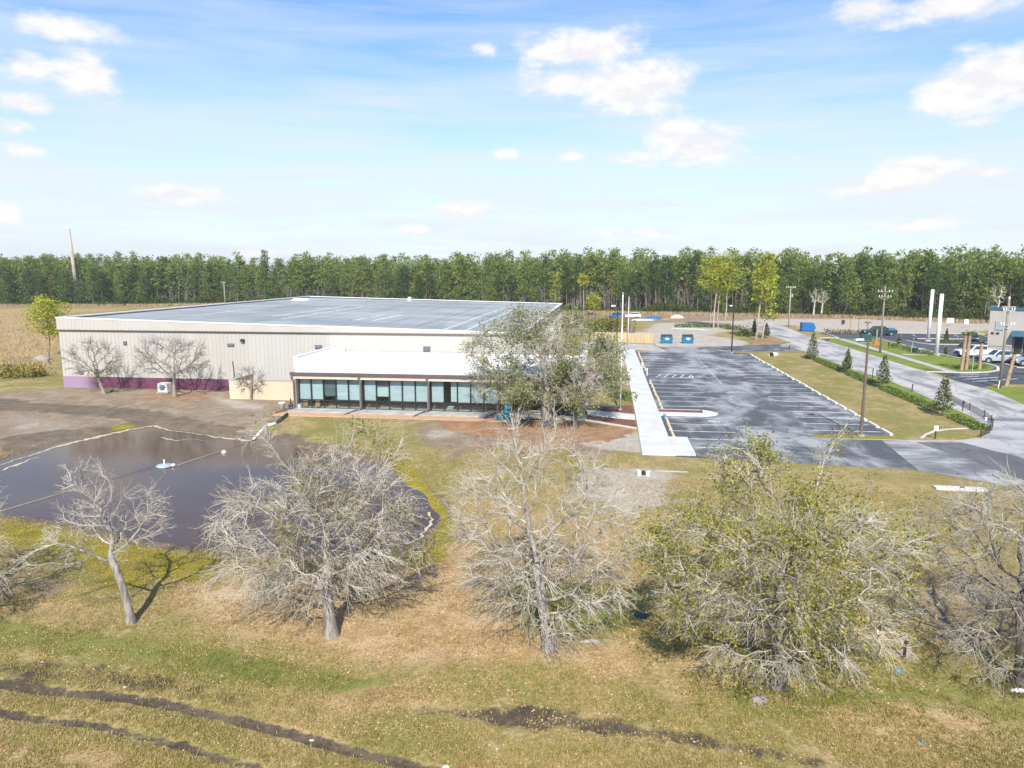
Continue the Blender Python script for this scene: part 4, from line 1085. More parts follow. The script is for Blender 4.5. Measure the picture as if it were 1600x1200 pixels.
# ---------------------------------------------------------------- the row of oaks in front
L1 = place(205, 967)
oak('bare_oak', L1, [(0, 0, 0), (-.08, 0.02, .5), (-.16, .05, 1.0), (-.26, .05, 1.5), (-.42, .1, 2.0), (-.62, .15, 2.5)],
    [(80, (-1.9, 1.2, 4.7), 1.1, 1.0, 1.7, .3, -1), (110, (-1.0, .9, 3.5), 2.6, 1.6, .8, .4, -1), (40, (.4, 1.0, 4.3), .8, .8, 1.0, .3, -1), (30, (-2.2, -.5, 2.9), 1.4, 1.2, .6, .4, -1)],
    'small bare leaning oak, leftmost trunk, its trunk forked low beside the pond', 'tree', r_base=.135, seed=3, step=.24, dk=.34, twigs=4, twiglets=3, twig_r=.0075, twig_len=(.25, .65), droop=.05, trop=(0, 0, 0.02))
L2 = place(518, 990)
oak('bare_oak', L2, [(0, 0, 0), (-.05, 0, .6), (-.1, .05, 1.2), (-.12, .1, 1.8), (-.1, .2, 2.4)],
    [(300, (-1.9, .6, 3.7), 2.5, 2.7, 2.2, .4, -.95), (330, (.2, 1.3, 4.2), 2.8, 3.0, 2.6, .4, -.95), (170, (1.5, .7, 3.4), 1.9, 2.2, 1.7, .4, -1), (200, (-1.5, .1, 2.6), 3.1, 2.3, 1.0, .6, -1), (14, (-3.2, 2.5, 7.0), .8, .5, .8, .2, -1), (14, (1.2, 2.6, 7.0), 1.6, .5, .7, .2, -1)],
    'broad grey oak with almost leafless drooping branches in front of the pond', 'tree', r_base=.20, seed=5, twigs=4, twiglets=3, twig_r=.0085, leaf='few_leaf', n_leaf=6500, leaf_size=.10, droop=.35, leaf_pref=noise_pref(1.4, 31, .5), trop=(0, 0, -.02))
L3 = place(858, 1012)
oak('bare_oak', L3, [(0, 0, 0), (-.06, 0, .6), (-.14, .05, 1.2), (-.26, .1, 1.9), (-.40, .2, 2.6), (-.5, .3, 3.2)],
    [(560, (-.3, 1.2, 4.5), 3.5, 3.2, 2.9, .4, -.9), (250, (.0, .2, 2.6), 3.1, 2.5, 1.1, .6, -1), (36, (-.4, 2.2, 7.3), 2.0, 1.2, .9, .2, -1), (40, (0.2, -.6, 1.3), 1.2, 1.0, .7, .3, -1)],
    'bare pale oak with no leaves in the middle of the front row', 'tree', r_base=.20, seed=8, twigs=3, twiglets=3, twig_r=.0085, droop=.25, trop=(0, 0, -.02))
L4 = place(1215, 1068)
oak('leafy_oak', L4, [(0, 0, 0), (.02, 0, .6), (0, .05, 1.2), (-.02, .1, 1.9), (.02, .2, 2.6)],
    [(330, (-1.7, .8, 3.8), 2.8, 2.8, 2.2, .45, -.9), (350, (1.7, 1.0, 3.8), 2.9, 2.9, 2.2, .45, -.9), (120, (0, 1.2, 4.6), 2.2, 2.0, 1.8, .3, -1), (170, (.2, 0, 2.1), 3.6, 2.4, 1.1, .6, -1), (130, (-.7, 1.8, 6.5), 1.2, .9, 1.2, .3, -1), (130, (3.2, 1.6, 4.5), 1.8, 1.8, 1.1, .4, -1), (9, (2.4, 2.8, 7.4), .4, .3, .5, .2, -1)],
    'large oak with many green leaves, the greenest tree of the front row', 'tree', r_base=.23, seed=13, twigs=4, twiglets=3, twig_r=.0085, leaf='oak_leaf', n_leaf=24000, leaf_size=.105, twig='twig_pale', droop=.35, leaf_pref=lambda T: (noise_pref(0.8, 44, .3)(T) + .06) * np.where(T[:, 2] > 5.6, 2.6, np.clip(T[:, 2] / 4.5, .3, 1.2) ** .8), trop=(0, 0, -.02), bark='bark_dark')
L5 = place(1597, 1062)
oak('bare_oak', L5, [(0, 0, 0), (-.02, 0, .6), (-.06, .05, 1.2), (-.12, .1, 1.9), (-.14, .2, 2.6)],
    [(560, (.3, 1.0, 4.2), 3.3, 3.0, 2.3, .45, -.9), (120, (-.6, -.3, 1.6), 2.2, 2.0, .9, .6, -1)],
    'grey twiggy oak cut by the right edge of the view', 'tree', r_base=.20, seed=17, twigs=4, twiglets=3, twig_r=.0085, twig='twig_mid', leaf='few_leaf', n_leaf=900, leaf_size=.10, droop=.3, leaf_pref=noise_pref(1.2, 47, .5), bark='bark_dark')
L6 = place(-150, 985)
oak('bare_oak', L6, [(0, 0, 0), (-.02, 0, .6), (-.06, .05, 1.2), (-.02, .1, 1.9), (.04, .2, 2.4)],
    [(420, (.1, 1.0, 3.6), 2.9, 2.8, 2.3, .45, -.9), (160, (1.0, .0, 2.0), 2.6, 2.0, 1.0, .6, -1)],
    'bare oak mostly outside the left edge with only branch tips showing', 'tree', r_base=.24, seed=19, twigs=4, twiglets=3, twig_r=.0085, droop=.3, trop=(0, 0, -.02))

# big evergreen oak in front of the annex
LO = place(857, 663)
oak('evergreen_oak', LO, [(0, 0, 0), (-.1, 0, .7), (-.2, 0, 1.5), (-.2, .1, 2.2), (-.1, .2, 3.0)],
    [(360, (-3.0, .5, 5.9), 4.8, 4.4, 3.4, .5, -.75), (360, (2.0, .6, 5.4), 4.6, 4.4, 3.2, .5, -.75), (190, (-.4, .6, 8.0), 4.0, 3.0, 2.4, .5, -1), (210, (-.9, -.4, 3.5), 6.0, 4.2, 1.4, .6, -1)],
    'wide grey green oak standing in front of the glazed annex', 'tree', r_base=.40, r_tip=.016, step=.42, dk=.55, seed=23, twigs=4, twiglets=2, twig_len=(.5, 1.2), twig_r=.013, leaf='oak_leaf_dull', n_leaf=19000, leaf_size=.18, twig='twig_pale',
    droop=.3, leaf_pref=noise_pref(1.8, 51, .28), bark='bark_oak', clump=.2, trop=(0, 0, 0))
LO2 = place(898, 668)
oak('evergreen_oak', LO2, [(0, 0, 0), (.05, 0, .7), (.0, 0, 1.5), (.1, .1, 2.3)],
    [(240, (.8, .5, 4.4), 3.0, 2.8, 2.2, .5, -.8), (50, (.9, -.2, 3.0), 2.6, 2.2, 1.0, .6, -1)],
    'smaller oak with dark thin trunk right of the wide oak by the entry', 'tree', r_base=.16, r_tip=.016, step=.4, dk=.55, seed=27, twigs=3, twiglets=1, twig_len=(.5, 1.0), twig_r=.014, leaf='oak_leaf_dull', n_leaf=6500, leaf_size=.18, twig='twig_pale',
    droop=.3, leaf_pref=noise_pref(1.6, 53, .28), bark='bark_dark', clump=.2)
LO3 = place(876, 652)
oak('evergreen_oak', LO3, [(0, 0, 0), (.0, 0, .8), (-.05, 0, 1.6), (.0, .1, 2.4)],
    [(130, (.2, .5, 4.0), 2.2, 2.2, 1.8, .5, -.8)],
    'thin straight dark trunk with few leaves between the two larger oaks', 'tree', r_base=.12, r_tip=.016, step=.4, dk=.55, seed=29, twigs=3, twiglets=1, twig_len=(.4, .9), twig_r=.016, leaf='oak_leaf_dull', n_leaf=1800, leaf_size=.2, bark='bark_dark', clump=.2)
# bare trees at the warehouse wall
oak('wall_tree', place(163, 616), [(0, 0, 0), (-.15, 0, .6), (-.35, 0, 1.2), (-.55, 0, 1.9)],
    [(330, (-.7, -.2, 3.9), 3.4, 2.0, 2.2, .45, -.75)], 'bare multi branched tree near the left end of the warehouse wall', 'tree', r_base=.17, r_tip=.014, step=.3, dk=.42, seed=33, twigs=3, twiglets=2, twig_r=.013,
    twig='twig_brown', bark='twig_brown', droop=.0, trop=(0, 0, .12), leaf='few_leaf', n_leaf=260, leaf_size=.2, leaf_pref=lambda T: np.exp(-((T[:, 0] - .2) ** 2 + (T[:, 2] - 2.3) ** 2) / .4) + 1e-5)
oak('wall_tree', place(273, 620), [(0, 0, 0), (0, 0, .7), (.02, 0, 1.4), (.1, 0, 2.0)],
    [(420, (0, -.2, 4.2), 4.2, 2.2, 2.3, .45, -.75)], 'bare spreading tree against the purple base beside the white unit', 'tree', r_base=.17, r_tip=.014, step=.3, dk=.42, seed=35, twigs=3, twiglets=2, twig_r=.013, twig='twig_brown', bark='twig_brown',
    droop=.0, trop=(0, 0, .1))
oak('wall_tree', place(392, 625), [(0, 0, 0), (0, 0, .4), (.05, 0, .9)],
    [(110, (.1, -.1, 2.3), 1.6, 1.0, 1.3, .3, -.8)], 'smallest bare tree in front of the low cream wall', 'tree', r_base=.10, r_tip=.014, step=.24, dk=.3, seed=37, twigs=3, twiglets=2, twig_r=.012, twig='twig_brown', bark='twig_brown', droop=.0, trop=(0, 0, .15))

# ---------------------------------------------------------------- pines
def pine_data(h, cw, cb, seed, nclump, qpc, size, limbs=14, lean=0.0, taper=.35, spread=.5):
    """trunk + limbs tubes, and needle clumps. cb = height where the crown begins"""
    r = np.random.default_rng(seed)
    n = 7; ts = np.linspace(0, 1, n)
    wob = np.cumsum(r.normal(size=(n, 2)) * 0.012 * h, axis=0); wob -= wob[0]
    T = np.column_stack([wob[:, 0] + lean * ts * h, wob[:, 1], ts * h * .97]); rad = np.interp(ts, [0, 1], [h * .0115, h * .003])
    at = lambda z: np.array([np.interp(z, T[:, 2], T[:, 0]), np.interp(z, T[:, 2], T[:, 1]), z])
    polys = [(T, rad)]; C = []
    for k in range(limbs):
        z = cb + (h * .97 - cb) * (k + r.uniform(0, .9)) / limbs
        f = (z - cb) / (h - cb)
        prof = (1 - f) ** taper * min(1, .45 + f * 1.8)
        L = cw * .5 * prof * r.uniform(.65, 1.15); a = k * 2.4 + r.uniform(-.4, .4)
        s = at(z); e = s + np.array([math.cos(a) * L, math.sin(a) * L, L * r.uniform(-.05, .5)])
        mid = (s + e) / 2 + np.array([0, 0, -.04 * L])
        polys.append((np.array([s, mid, e]), np.array([.05, .035, .02]) * h / 17))
        for q in np.linspace(.4, 1.0, max(2, nclump // limbs)):
            C.append(s + (e - s) * q + r.normal(size=3) * np.array([.5, .5, .32]) * cw * .11)
    C.append(at(h * .97)); C = np.array(C)
    rs = cw * .125 * spread / .5
    Q = np.repeat(C, qpc, axis=0) + np.clip(r.normal(size=(len(C) * qpc, 3)), -1.6, 1.6) * np.array([rs, rs, rs * .62])
    V, F = leaf_quads(Q, size, r, 0.1, 0.5)
    return polys, V, F
def pine(name, loc, label, cat, group, h, cw, cb, seed, nclump=42, qpc=14, size=.9, leaf='needle', bark='bark_pine', sides=6, rz=0, **kw):
    root = empty(name, loc, rz, label, cat, group)
    polys, V, F = pine_data(h, cw, cb, seed, nclump, qpc, size, **kw)
    tv, tf = tube_mesh(polys, sides)
    obj('trunk', mesh_np('trunk', tv, F4=tf, smooth=True), M[bark], root)
    obj('crown', mesh_np('crown', V, F4=F), M[leaf], root)
    return root

edge_px = [(-330, 480), (-160, 479), (60, 478), (200, 478), (350, 476), (600, 480), (900, 488), (1100, 491), (1300, 495), (1540, 503), (1760, 509), (1880, 513)]
edge = [Vector(G(x, y)[:2]) for x, y in edge_px]
seglen = [0]
for p, q in zip(edge[:-1], edge[1:]): seglen.append(seglen[-1] + (q - p).length)
def edge_at(s):
    for i in range(len(edge) - 1):
        if s <= seglen[i + 1] or i == len(edge) - 2:
            f = (s - seglen[i]) / (seglen[i + 1] - seglen[i]); p = edge[i].lerp(edge[i + 1], f)
            d = (edge[i + 1] - edge[i]).normalized(); nn = Vector((-d.y, d.x))
            return p, nn
TOTAL = seglen[-1]
def px_of(p):                                  # where a ground point falls in the photo, for choosing species
    a = p.x / (p.y * math.cos(PITCH) + HC * math.sin(PITCH)); return 800 + a * FPX
fr = random.Random(41)
HIGH = [(17.2, 5.0, 6.0), (18.8, 5.2, 7.5), (15.6, 4.5, 5.5), (17.6, 5.8, 6.5), (14.2, 4.8, 5.5)]      # bare stems below
LOWC = [(16.2, 6.4, 1.5), (13.6, 6.2, 1.2), (17.8, 6.6, 2.5), (9.5, 5.8, .8), (16.6, 6.0, 3.0)]        # green nearly to the ground
protos = {}
def forest_pine(kind, i, loc, rz, sc):
    lab = 'tall forest pine with bare lower trunk at the edge of the wood' if kind == 'h' else 'bushy forest pine green almost to its foot at the edge of the wood'
    grp = 'pines with bare lower trunks along the forest edge' if kind == 'h' else 'bushy pines along the forest edge'
    key = (kind, i)
    if key not in protos:
        h, cw, cb = (HIGH if kind == 'h' else LOWC)[i]
        protos[key] = pine('pine_tree', loc, lab, 'pine tree', grp, h, cw, cb, 100 + i + (50 if kind == 'l' else 0), nclump=56 if kind == 'h' else 88, qpc=22, size=.58, limbs=15 if kind == 'h' else 22, sides=5, taper=.6)
        o = protos[key]
    else: o = copy_tree(protos[key])
    o.location = loc; o.rotation_euler = (0, 0, rz); o.scale = (sc, sc, sc * fr.uniform(.94, 1.06))
    return o
def kind_for(x):
    if x < 255: return 'l' if fr.random() < .85 else 'h'
    if x < 520: return 'h' if fr.random() < .45 else 'l'
    if x < 850: return 'h' if fr.random() < .4 else 'l'
    if x < 1120: return 'h' if fr.random() < .75 else 'l'
    return 'l' if fr.random() < .8 else 'h'
count = 0; s = 1.0
while s < TOTAL and count < 290:
    p, nn = edge_at(s)
    off = fr.choice([0, 0, 3, 5, 7, 9, 12]) + fr.uniform(0, 2.5)
    q = p + nn * off
    forest_pine(kind_for(px_of(q)), fr.randrange(5), (q.x, q.y, -.1), fr.uniform(0, 6.28), fr.uniform(.70, 1.07)); count += 1
    s += TOTAL / 288
# the rest of the wood reads as one mass
FV, FF, TV, TF = [], [], [], []
bf = bt = 0
dat = [pine_data(h, cw, cb, 300 + i, 34, 10, .95, limbs=13, taper=.6) for i, (h, cw, cb) in enumerate(HIGH[:3] + LOWC[:3])]
dtt = [tube_mesh(d[0], 3) for d in dat]
for k in range(1700):
    p, nn = edge_at(fr.uniform(0, TOTAL)); q = p + nn * (5 + 80 * fr.random() ** 1.6)
    i = fr.randrange(6); a = fr.uniform(0, 6.28); sc = fr.uniform(.80, 1.13)
    Rm = np.array([[math.cos(a), -math.sin(a), 0], [math.sin(a), math.cos(a), 0], [0, 0, 1]]).T * sc
    V = dat[i][1] @ Rm + np.array([q.x, q.y, -.1]); FV.append(V); FF.append(dat[i][2] + bf); bf += len(V)
    V = dtt[i][0] @ Rm + np.array([q.x, q.y, -.1]); TV.append(V); TF.append(dtt[i][1] + bt); bt += len(V)
nl = sum(len(f) for f in FF)
V = np.concatenate(FV + [v + 0 for v in TV]); F = np.concatenate(FF + [f + bf for f in TF])
me = mesh_np('forest', V, F4=F); me.materials.append(M['needle']); me.materials.append(M['bark_pine'])
mi = np.zeros(len(me.polygons), dtype=np.int32); mi[nl:] = 1; me.polygons.foreach_set('material_index', mi)
o = obj('forest', me, None); tag(o, kind='stuff')

# understorey: grey leafless saplings, palmettos and dry grass
SV, SF, sb = [], [], 0
polys = []
r_ = np.random.default_rng(77)
for k in range(2400):
    p, nn = edge_at(fr.uniform(0, TOTAL)); q = p + nn * (1.0 + 14 * fr.random()); x = px_of(q)
    pr = .1 if x < 260 else (.45 if x < 840 else (.95 if x < 1110 else .25))
    if fr.random() > pr: continue
    h = fr.uniform(4, 10.5); b = np.array([q.x, q.y, -.1]); top = b + np.array([fr.uniform(-.7, .7), fr.uniform(-.7, .7), h])
    mid = (b + top) / 2 + r_.normal(size=3) * .18
    polys.append((np.array([b, mid, top]), np.array([.065, .045, .02])))
    for j in range(7):
        f = fr.uniform(.3, .95); s0 = b + (top - b) * f; a = fr.uniform(0, 6.28); L = fr.uniform(.6, 2.0)
        polys.append((np.array([s0, s0 + np.array([math.cos(a) * L * .5, math.sin(a) * L * .5, L * .6]), s0 + np.array([math.cos(a) * L * .7, math.sin(a) * L * .7, L * 1.2])]), np.array([.04, .03, .015])))
V, F = tube_mesh(polys, 3); o = obj('bare_saplings', mesh_np('bare_saplings', V, F4=F), M['twig_grey']); tag(o, kind='stuff')
def shrub_mesh(n, w, d, h, size, seed, flat=0.0, low=0.0):
    r = np.random.default_rng(seed)
    lob = r.uniform(-.55, .55, (7, 3)) * np.array([w, d, 0]); lob[:, 2] = r.uniform(.25, .6, 7) * h
    C = lob[r.integers(0, 7, n)] + np.clip(r.normal(size=(n, 3)), -1.5, 1.5) * np.array([w * .2, d * .2, h * .25]); C[:, 2] = np.abs(C[:, 2]) + low
    V, F = leaf_quads(C, size, r, flat); return mesh_np('shrub', V, F4=F)
pal = [shrub_mesh(170, 3.0, 2.2, 2.0, .7, 400 + i) for i in range(5)]
CV, CF, cb_ = [], [], 0
for k in range(800):
    p, nn = edge_at(fr.uniform(0, TOTAL)); q = p + nn * (fr.uniform(-3.0, 7.5)); me = pal[fr.randrange(5)]
    V = np.empty(len(me.vertices) * 3, np.float32); me.vertices.foreach_get('co', V); V = V.reshape(-1, 3) * np.array([fr.uniform(.7, 1.3), fr.uniform(.8, 1.2), fr.choice([.6, .8, .9, 1.1, 1.8])]) + np.array([q.x, q.y, -.1])
    CV.append(V); CF.append(np.arange(len(V)).reshape(-1, 4) + cb_); cb_ += len(V)
o = obj('palmetto_undergrowth', mesh_np('undergrowth', np.concatenate(CV), F4=np.concatenate(CF)), M['palmetto']); tag(o, kind='stuff')
n = 26000
ss = r_.uniform(0, TOTAL, n); P0 = np.empty((n, 3))
for i in range(n):
    p, nn = edge_at(ss[i]); o_ = -r_.uniform(1.5, 9.5) * (0.4 + 0.6 * value_noise(np.array([p.x]), np.array([p.y]), 5, 12)[0]); P0[i] = (p.x + nn.x * o_, p.y + nn.y * o_, -.1)
hh = r_.uniform(.5, 1.3, n); dx = r_.normal(size=(n, 2)) * .25; wd = r_.uniform(.08, .2, n)
V = np.stack([P0 - np.column_stack([wd, np.zeros((n, 2))]), P0 + np.column_stack([wd, np.zeros((n, 2))]), P0 + np.column_stack([dx, hh])], 1).reshape(-1, 3)
o = obj('dry_grass', mesh_np('dry_grass', V, F3=np.arange(n * 3).reshape(n, 3)), M['straw']); tag(o, kind='stuff')

fpoly = PX([(-140, 492), (60, 486), (104, 488), (96, 520), (88, 566), (60, 572), (-140, 575)])
n = 70000; xs_ = r_.uniform(-190, -48, n); ys_ = 85 + r_.random(n) ** 1.5 * 140; k_ = sdist(np.column_stack([xs_, ys_]), fpoly) < 0
xs_, ys_ = xs_[k_], ys_[k_]; dn_ = value_noise(xs_, ys_, 71, 7) * .6 + value_noise(xs_, ys_, 72, 2) * .4; k_ = dn_ > r_.uniform(.2, .65, len(xs_)); xs_, ys_ = xs_[k_], ys_[k_]; n = len(xs_)
P0 = np.column_stack([xs_, ys_, np.full(n, -.25)]); hh = r_.uniform(.45, 1.0, n); dx = r_.normal(size=(n, 2)) * .25; wd = r_.uniform(.05, .14, n)
V = np.stack([P0 - np.column_stack([wd, np.zeros((n, 2))]), P0 + np.column_stack([wd, np.zeros((n, 2))]), P0 + np.column_stack([dx, hh])], 1).reshape(-1, 3)
o = obj('field_grass', mesh_np('field_grass', V, F3=np.arange(n * 3).reshape(n, 3)), M['straw']); tag(o, kind='stuff')

# nearer pines that stand clear of the wood
def near_pine(px, py, ptop, cw_px, cb_px, label, seed, leaf='needle_light', bark='bark_pale', **kw):
    g = G(px, py); h = zat(px, py, ptop); k = g[1] / FPX
    cb = zat(px, py, cb_px)
    return pine('pine_tree', (g[0], g[1], -.05), label, 'pine tree', kw.pop('group', None), h, cw_px * k, cb, seed, leaf=leaf, bark=bark, **kw)
near_pine(1115, 513, 399, 62, 455, 'tallest thick pine of the four stem clump behind the sandy lot', 501, nclump=80, qpc=26, size=.6, limbs=22, taper=.25, spread=.34)
near_pine(1110, 510, 412, 40, 450, 'thin pine at the left side of the four stem clump', 502, nclump=44, qpc=14, size=.7, limbs=14, spread=.34)
near_pine(1122, 512, 416, 34, 450, 'thin pine just right of the thick stem in the clump', 503, nclump=44, qpc=14, size=.7, limbs=14, spread=.34)
near_pine(1130, 513, 408, 60, 452, 'rightmost pale trunk of the four stem clump', 504, nclump=70, qpc=24, size=.6, limbs=18, lean=.03, taper=.3, spread=.34)
near_pine(1181, 531, 392, 44, 470, 'tall pale pine with a straight trunk on the grass island', 505, nclump=70, qpc=13, size=.7, limbs=22, lean=.03, spread=.34)
near_pine(1191, 529, 407, 46, 500, 'pine with lower branches right beside the tall pale pine on the island', 506, nclump=70, qpc=12, size=.7, limbs=22, lean=.03, spread=.34)
near_pine(76, 556, 468, 62, 522, 'young bright green pine at the left corner of the warehouse', 507, nclump=76, qpc=42, size=.36, limbs=19, bark='bark_dark', spread=.42)
near_pine(866, 490, 424, 22, 468, 'light green pine just right of the warehouse roof corner', 508, nclump=40, qpc=12, size=.8, limbs=14)
near_pine(912, 492, 428, 22, 446, 'thin tall pine with a small round top behind the wooden fence', 509, nclump=30, qpc=12, size=.8, limbs=10)
near_pine(649, 480, 443, 18, 462, 'small round yellow green pine behind the warehouse roof', 510, nclump=30, qpc=12, size=.8, limbs=10)
near_pine(772, 482, 438, 17, 460, 'small yellow green pine behind the right part of the warehouse roof', 511, nclump=30, qpc=12, size=.8, limbs=10)
near_pine(928, 493, 460, 26, 482, 'low bushy pine right of the thin round topped pine', 512, nclump=36, qpc=12, size=.8, limbs=12)
# bare whitish trees at the wood's edge
for (px, py, pt, lb, sd) in ((1262, 494, 449, 'bare pinkish grey tree left of a twin at the forest edge', 61), (1274, 494, 452, 'bare pale twin tree with spread limbs at the forest edge', 62), (1540, 503, 440, 'bare thin pale tree beside the grey building', 63)):
    g = G(px, py); h = zat(px, py, pt)
    oak('bare_tree', (g[0], g[1] - 4, -.05), [(0, 0, 0), (0, 0, h * .2), (.1, 0, h * .4)], [(60, (0, 0, h * .72), h * .22, h * .2, h * .28, .3, -1)], lb, 'tree', r_base=.22, r_tip=.05, step=.6, dk=.8, seed=sd, twigs=2, twiglets=1, twig_len=(.6, 1.3), twig_r=.03, twig='twig_pale', bark='twig_pale')

# ---------------------------------------------------------------- shrubs and hedge
def shrub(name, px, py, w, d, h, n, size, mt, label, seed, cat='shrub', group=None, low=0.0):
    g = G(px, py)
    root = empty(name, (g[0], g[1] + d * .4, zg(g[0], g[1])), 0, label, cat, group)
    obj('foliage', shrub_mesh(n, w, d, h, size, seed, 0, low), M[mt], root)
    m = MB()
    for k in range(5):
        a_ = k * 1.3 + seed; m.cyl((0, 0, -.05), (math.cos(a_) * w * .3, math.sin(a_) * d * .3, h * .6), .035, .015, 5)
    m.build('stem', M['bark_dark'], root)
    return root
shrub('shrub', 28, 592, 5.0, 3.0, 1.9, 900, .32, 'bush_yellow', 'low yellow green shrub in front of the left field', 611)
shrub('shrub', 64, 588, 2.2, 1.6, 1.1, 300, .3, 'bush_yellow', 'small yellow green shrub at the right end of the low shrubs', 612)
shrub('shrub', 938, 520, 6, 3.5, 3.0, 800, .5, 'palmetto', 'tall green bush behind the wooden fence at its left end', 613)
shrub('shrub', 957, 518, 7, 3.5, 3.4, 900, .5, 'bush_yellow', 'yellow green bush behind the wooden fence beside the flagpoles', 614)
shrub('shrub', 905, 512, 8, 4, 4.2, 900, .55, 'palmetto', 'dull green thicket between the warehouse corner and the fence', 615)
shrub('shrub', 1168, 526, 3, 2, 1.7, 320, .4, 'palmetto', 'grey green bush left of the pale pines on the island', 616)
shrub('shrub', 971, 600, 2.2, 3.4, 1.0, 320, .28, 'oak_leaf_dull', 'grey green shrub in the sandy bed beside the walkway', 617)
shrub('shrub', 975, 628, 2.0, 3.0, 1.2, 420, .25, 'hedge', 'green yellow shrub beside the front flagpole', 618)
shrub('shrub', 952, 612, 2.6, 2.6, 1.3, 420, .25, 'oak_leaf_dull', 'dull shrub left of the front flagpole', 619)
for k in range(13):
    o = shrub('clipped_shrub', 1060 + k * 6.6, 511.5 + (k % 2) * .4, 1.3, 1.1, 1.0, 90, .35, 'hedge', 'round dark clipped shrub in the far row left of the pine clump', 700 + k, group='clipped shrubs in the far row')
for k, px in enumerate((1136, 1146, 1158)):
    shrub('low_shrub', px, 514.5 + k * .8, 2.6, 1.3, 1.2, 200, .35, 'hedge', ('low dark shrub at the foot of the pine clump', 'low dark shrub between the pine clump and the dark lamp post', 'low dark shrub right of the dark lamp post')[k], 720 + k)
# hedge rows along the right of the grass strip, each between two magnolias
hv = [(113.5, 111.0, 'short'), (109.2, 97.2, ''), (95.0, 85.8, ''), (83.0, 70.0, ''), (67.2, 61.8, '')]
hl = ['short dark hedge at the far end behind the farthest magnolia', 'low hedge row between the farthest and the second magnolia', 'low hedge row between the second and the third magnolia', 'low hedge row between the third and the nearest magnolia', 'nearest low hedge row ending at the bend of the drive']
for (v0, v1, _), lb in zip(hv, hl):
    r = np.random.default_rng(int(v0 * 10)); L = v0 - v1
    root = empty('hedge', UV(31.35, (v0 + v1) / 2), -TH, lb, 'hedge', None)
    n = int(L * 230)
    cy_ = r.uniform(-L / 2, L / 2, n); hgt = .34 + .22 * value_noise(cy_ + v0, cy_ * 0 + 3, 9, .8)
    ang_ = r.uniform(0, math.pi, n); rr_ = np.sqrt(r.uniform(.25, 1, n))
    C = np.column_stack([np.cos(ang_) * rr_ * .72, cy_, np.sin(ang_) * rr_ * hgt + .05])
    V, F = leaf_quads(C, .17, r); obj('foliage', mesh_np('foliage', V, F4=F), M['hedge'], root)
    m = MB()
    for k in range(int(L / .8)): m.cyl((0, -L / 2 + .4 + k * .8, -.02), (r.uniform(-.2, .2), -L / 2 + .4 + k * .8, .32), .03, .015, 5)
    m.build('stem', M['bark_dark'], root)
def magnolia(px, py, ptop, label, seed, w=1.0):
    g = G(px, py); h = zat(px, py, ptop); r = np.random.default_rng(seed)
    root = empty('magnolia_tree', (g[0], g[1], -.03), 0, label, 'tree')
    n = 850; f = r.beta(1.15, 1.7, n); z = .5 + f * (h - .55)
    prof = w * (.26 * h) * ((1 - f) ** .75) * np.minimum(1, .55 + f * 3)
    a_ = r.uniform(0, 6.28, n); lob = .55 + .7 * value_noise(np.cos(a_) * 2 + 9, np.sin(a_) * 2 + z * 2, seed, .6)
    q = np.sqrt(r.uniform(.15, 1, n)) * lob
    C = np.column_stack([np.cos(a_) * prof * q, np.sin(a_) * prof * q, z])
    V, F = leaf_quads(C, .24, r, 0, .5); obj('crown', mesh_np('crown', V, F4=F), M['magnolia'], root)
    polys = [(np.array([(0, 0, 0), (.02, 0, h * .5), (0, 0, h * .97)]), np.array([.06, .04, .012]))]
    for k in range(22):
        z0 = .5 + (h - 1) * k / 22; a0 = k * 2.4; L = w * .24 * h * (1 - k / 22) ** .8
        polys.append((np.array([(0, 0, z0), (math.cos(a0) * L * .5, math.sin(a0) * L * .5, z0 + .12), (math.cos(a0) * L, math.sin(a0) * L, z0 + .35)]), np.array([.02, .015, .006])))
    V, F = tube_mesh(polys, 5); obj('trunk', mesh_np('trunk', V, F4=F, smooth=True), M['bark_dark'], root)
magnolia(1269, 562, 517, 'farthest conical magnolia of the hedge line', 81)
magnolia(1323, 583, 543, 'second farthest conical magnolia of the hedge line', 82, .95)
magnolia(1379, 606, 551, 'third conical magnolia, just right of the brown lamp post', 83)
magnolia(1472, 650, 583, 'nearest and largest conical magnolia of the hedge line', 84, 1.05)
magnolia(1178, 524, 497, 'dark conical tree left of the pale pines on the island', 85, .8)
magnolia(1197, 528, 503, 'dark conical tree right of the pale pines on the island', 86, 1.0)
magnolia(1404, 541, 520, 'small conical tree in the verge beside the right lot', 87, .7)
magnolia(1478, 535, 512, 'small conical tree on the island right of the far white pole', 88, .7)
magnolia(1477, 557, 540, 'small conical tree right of the near white pole', 89, .8)
magnolia(1591, 566, 545, 'round dark sapling in front of the silver pickup bed', 90, 1.1)
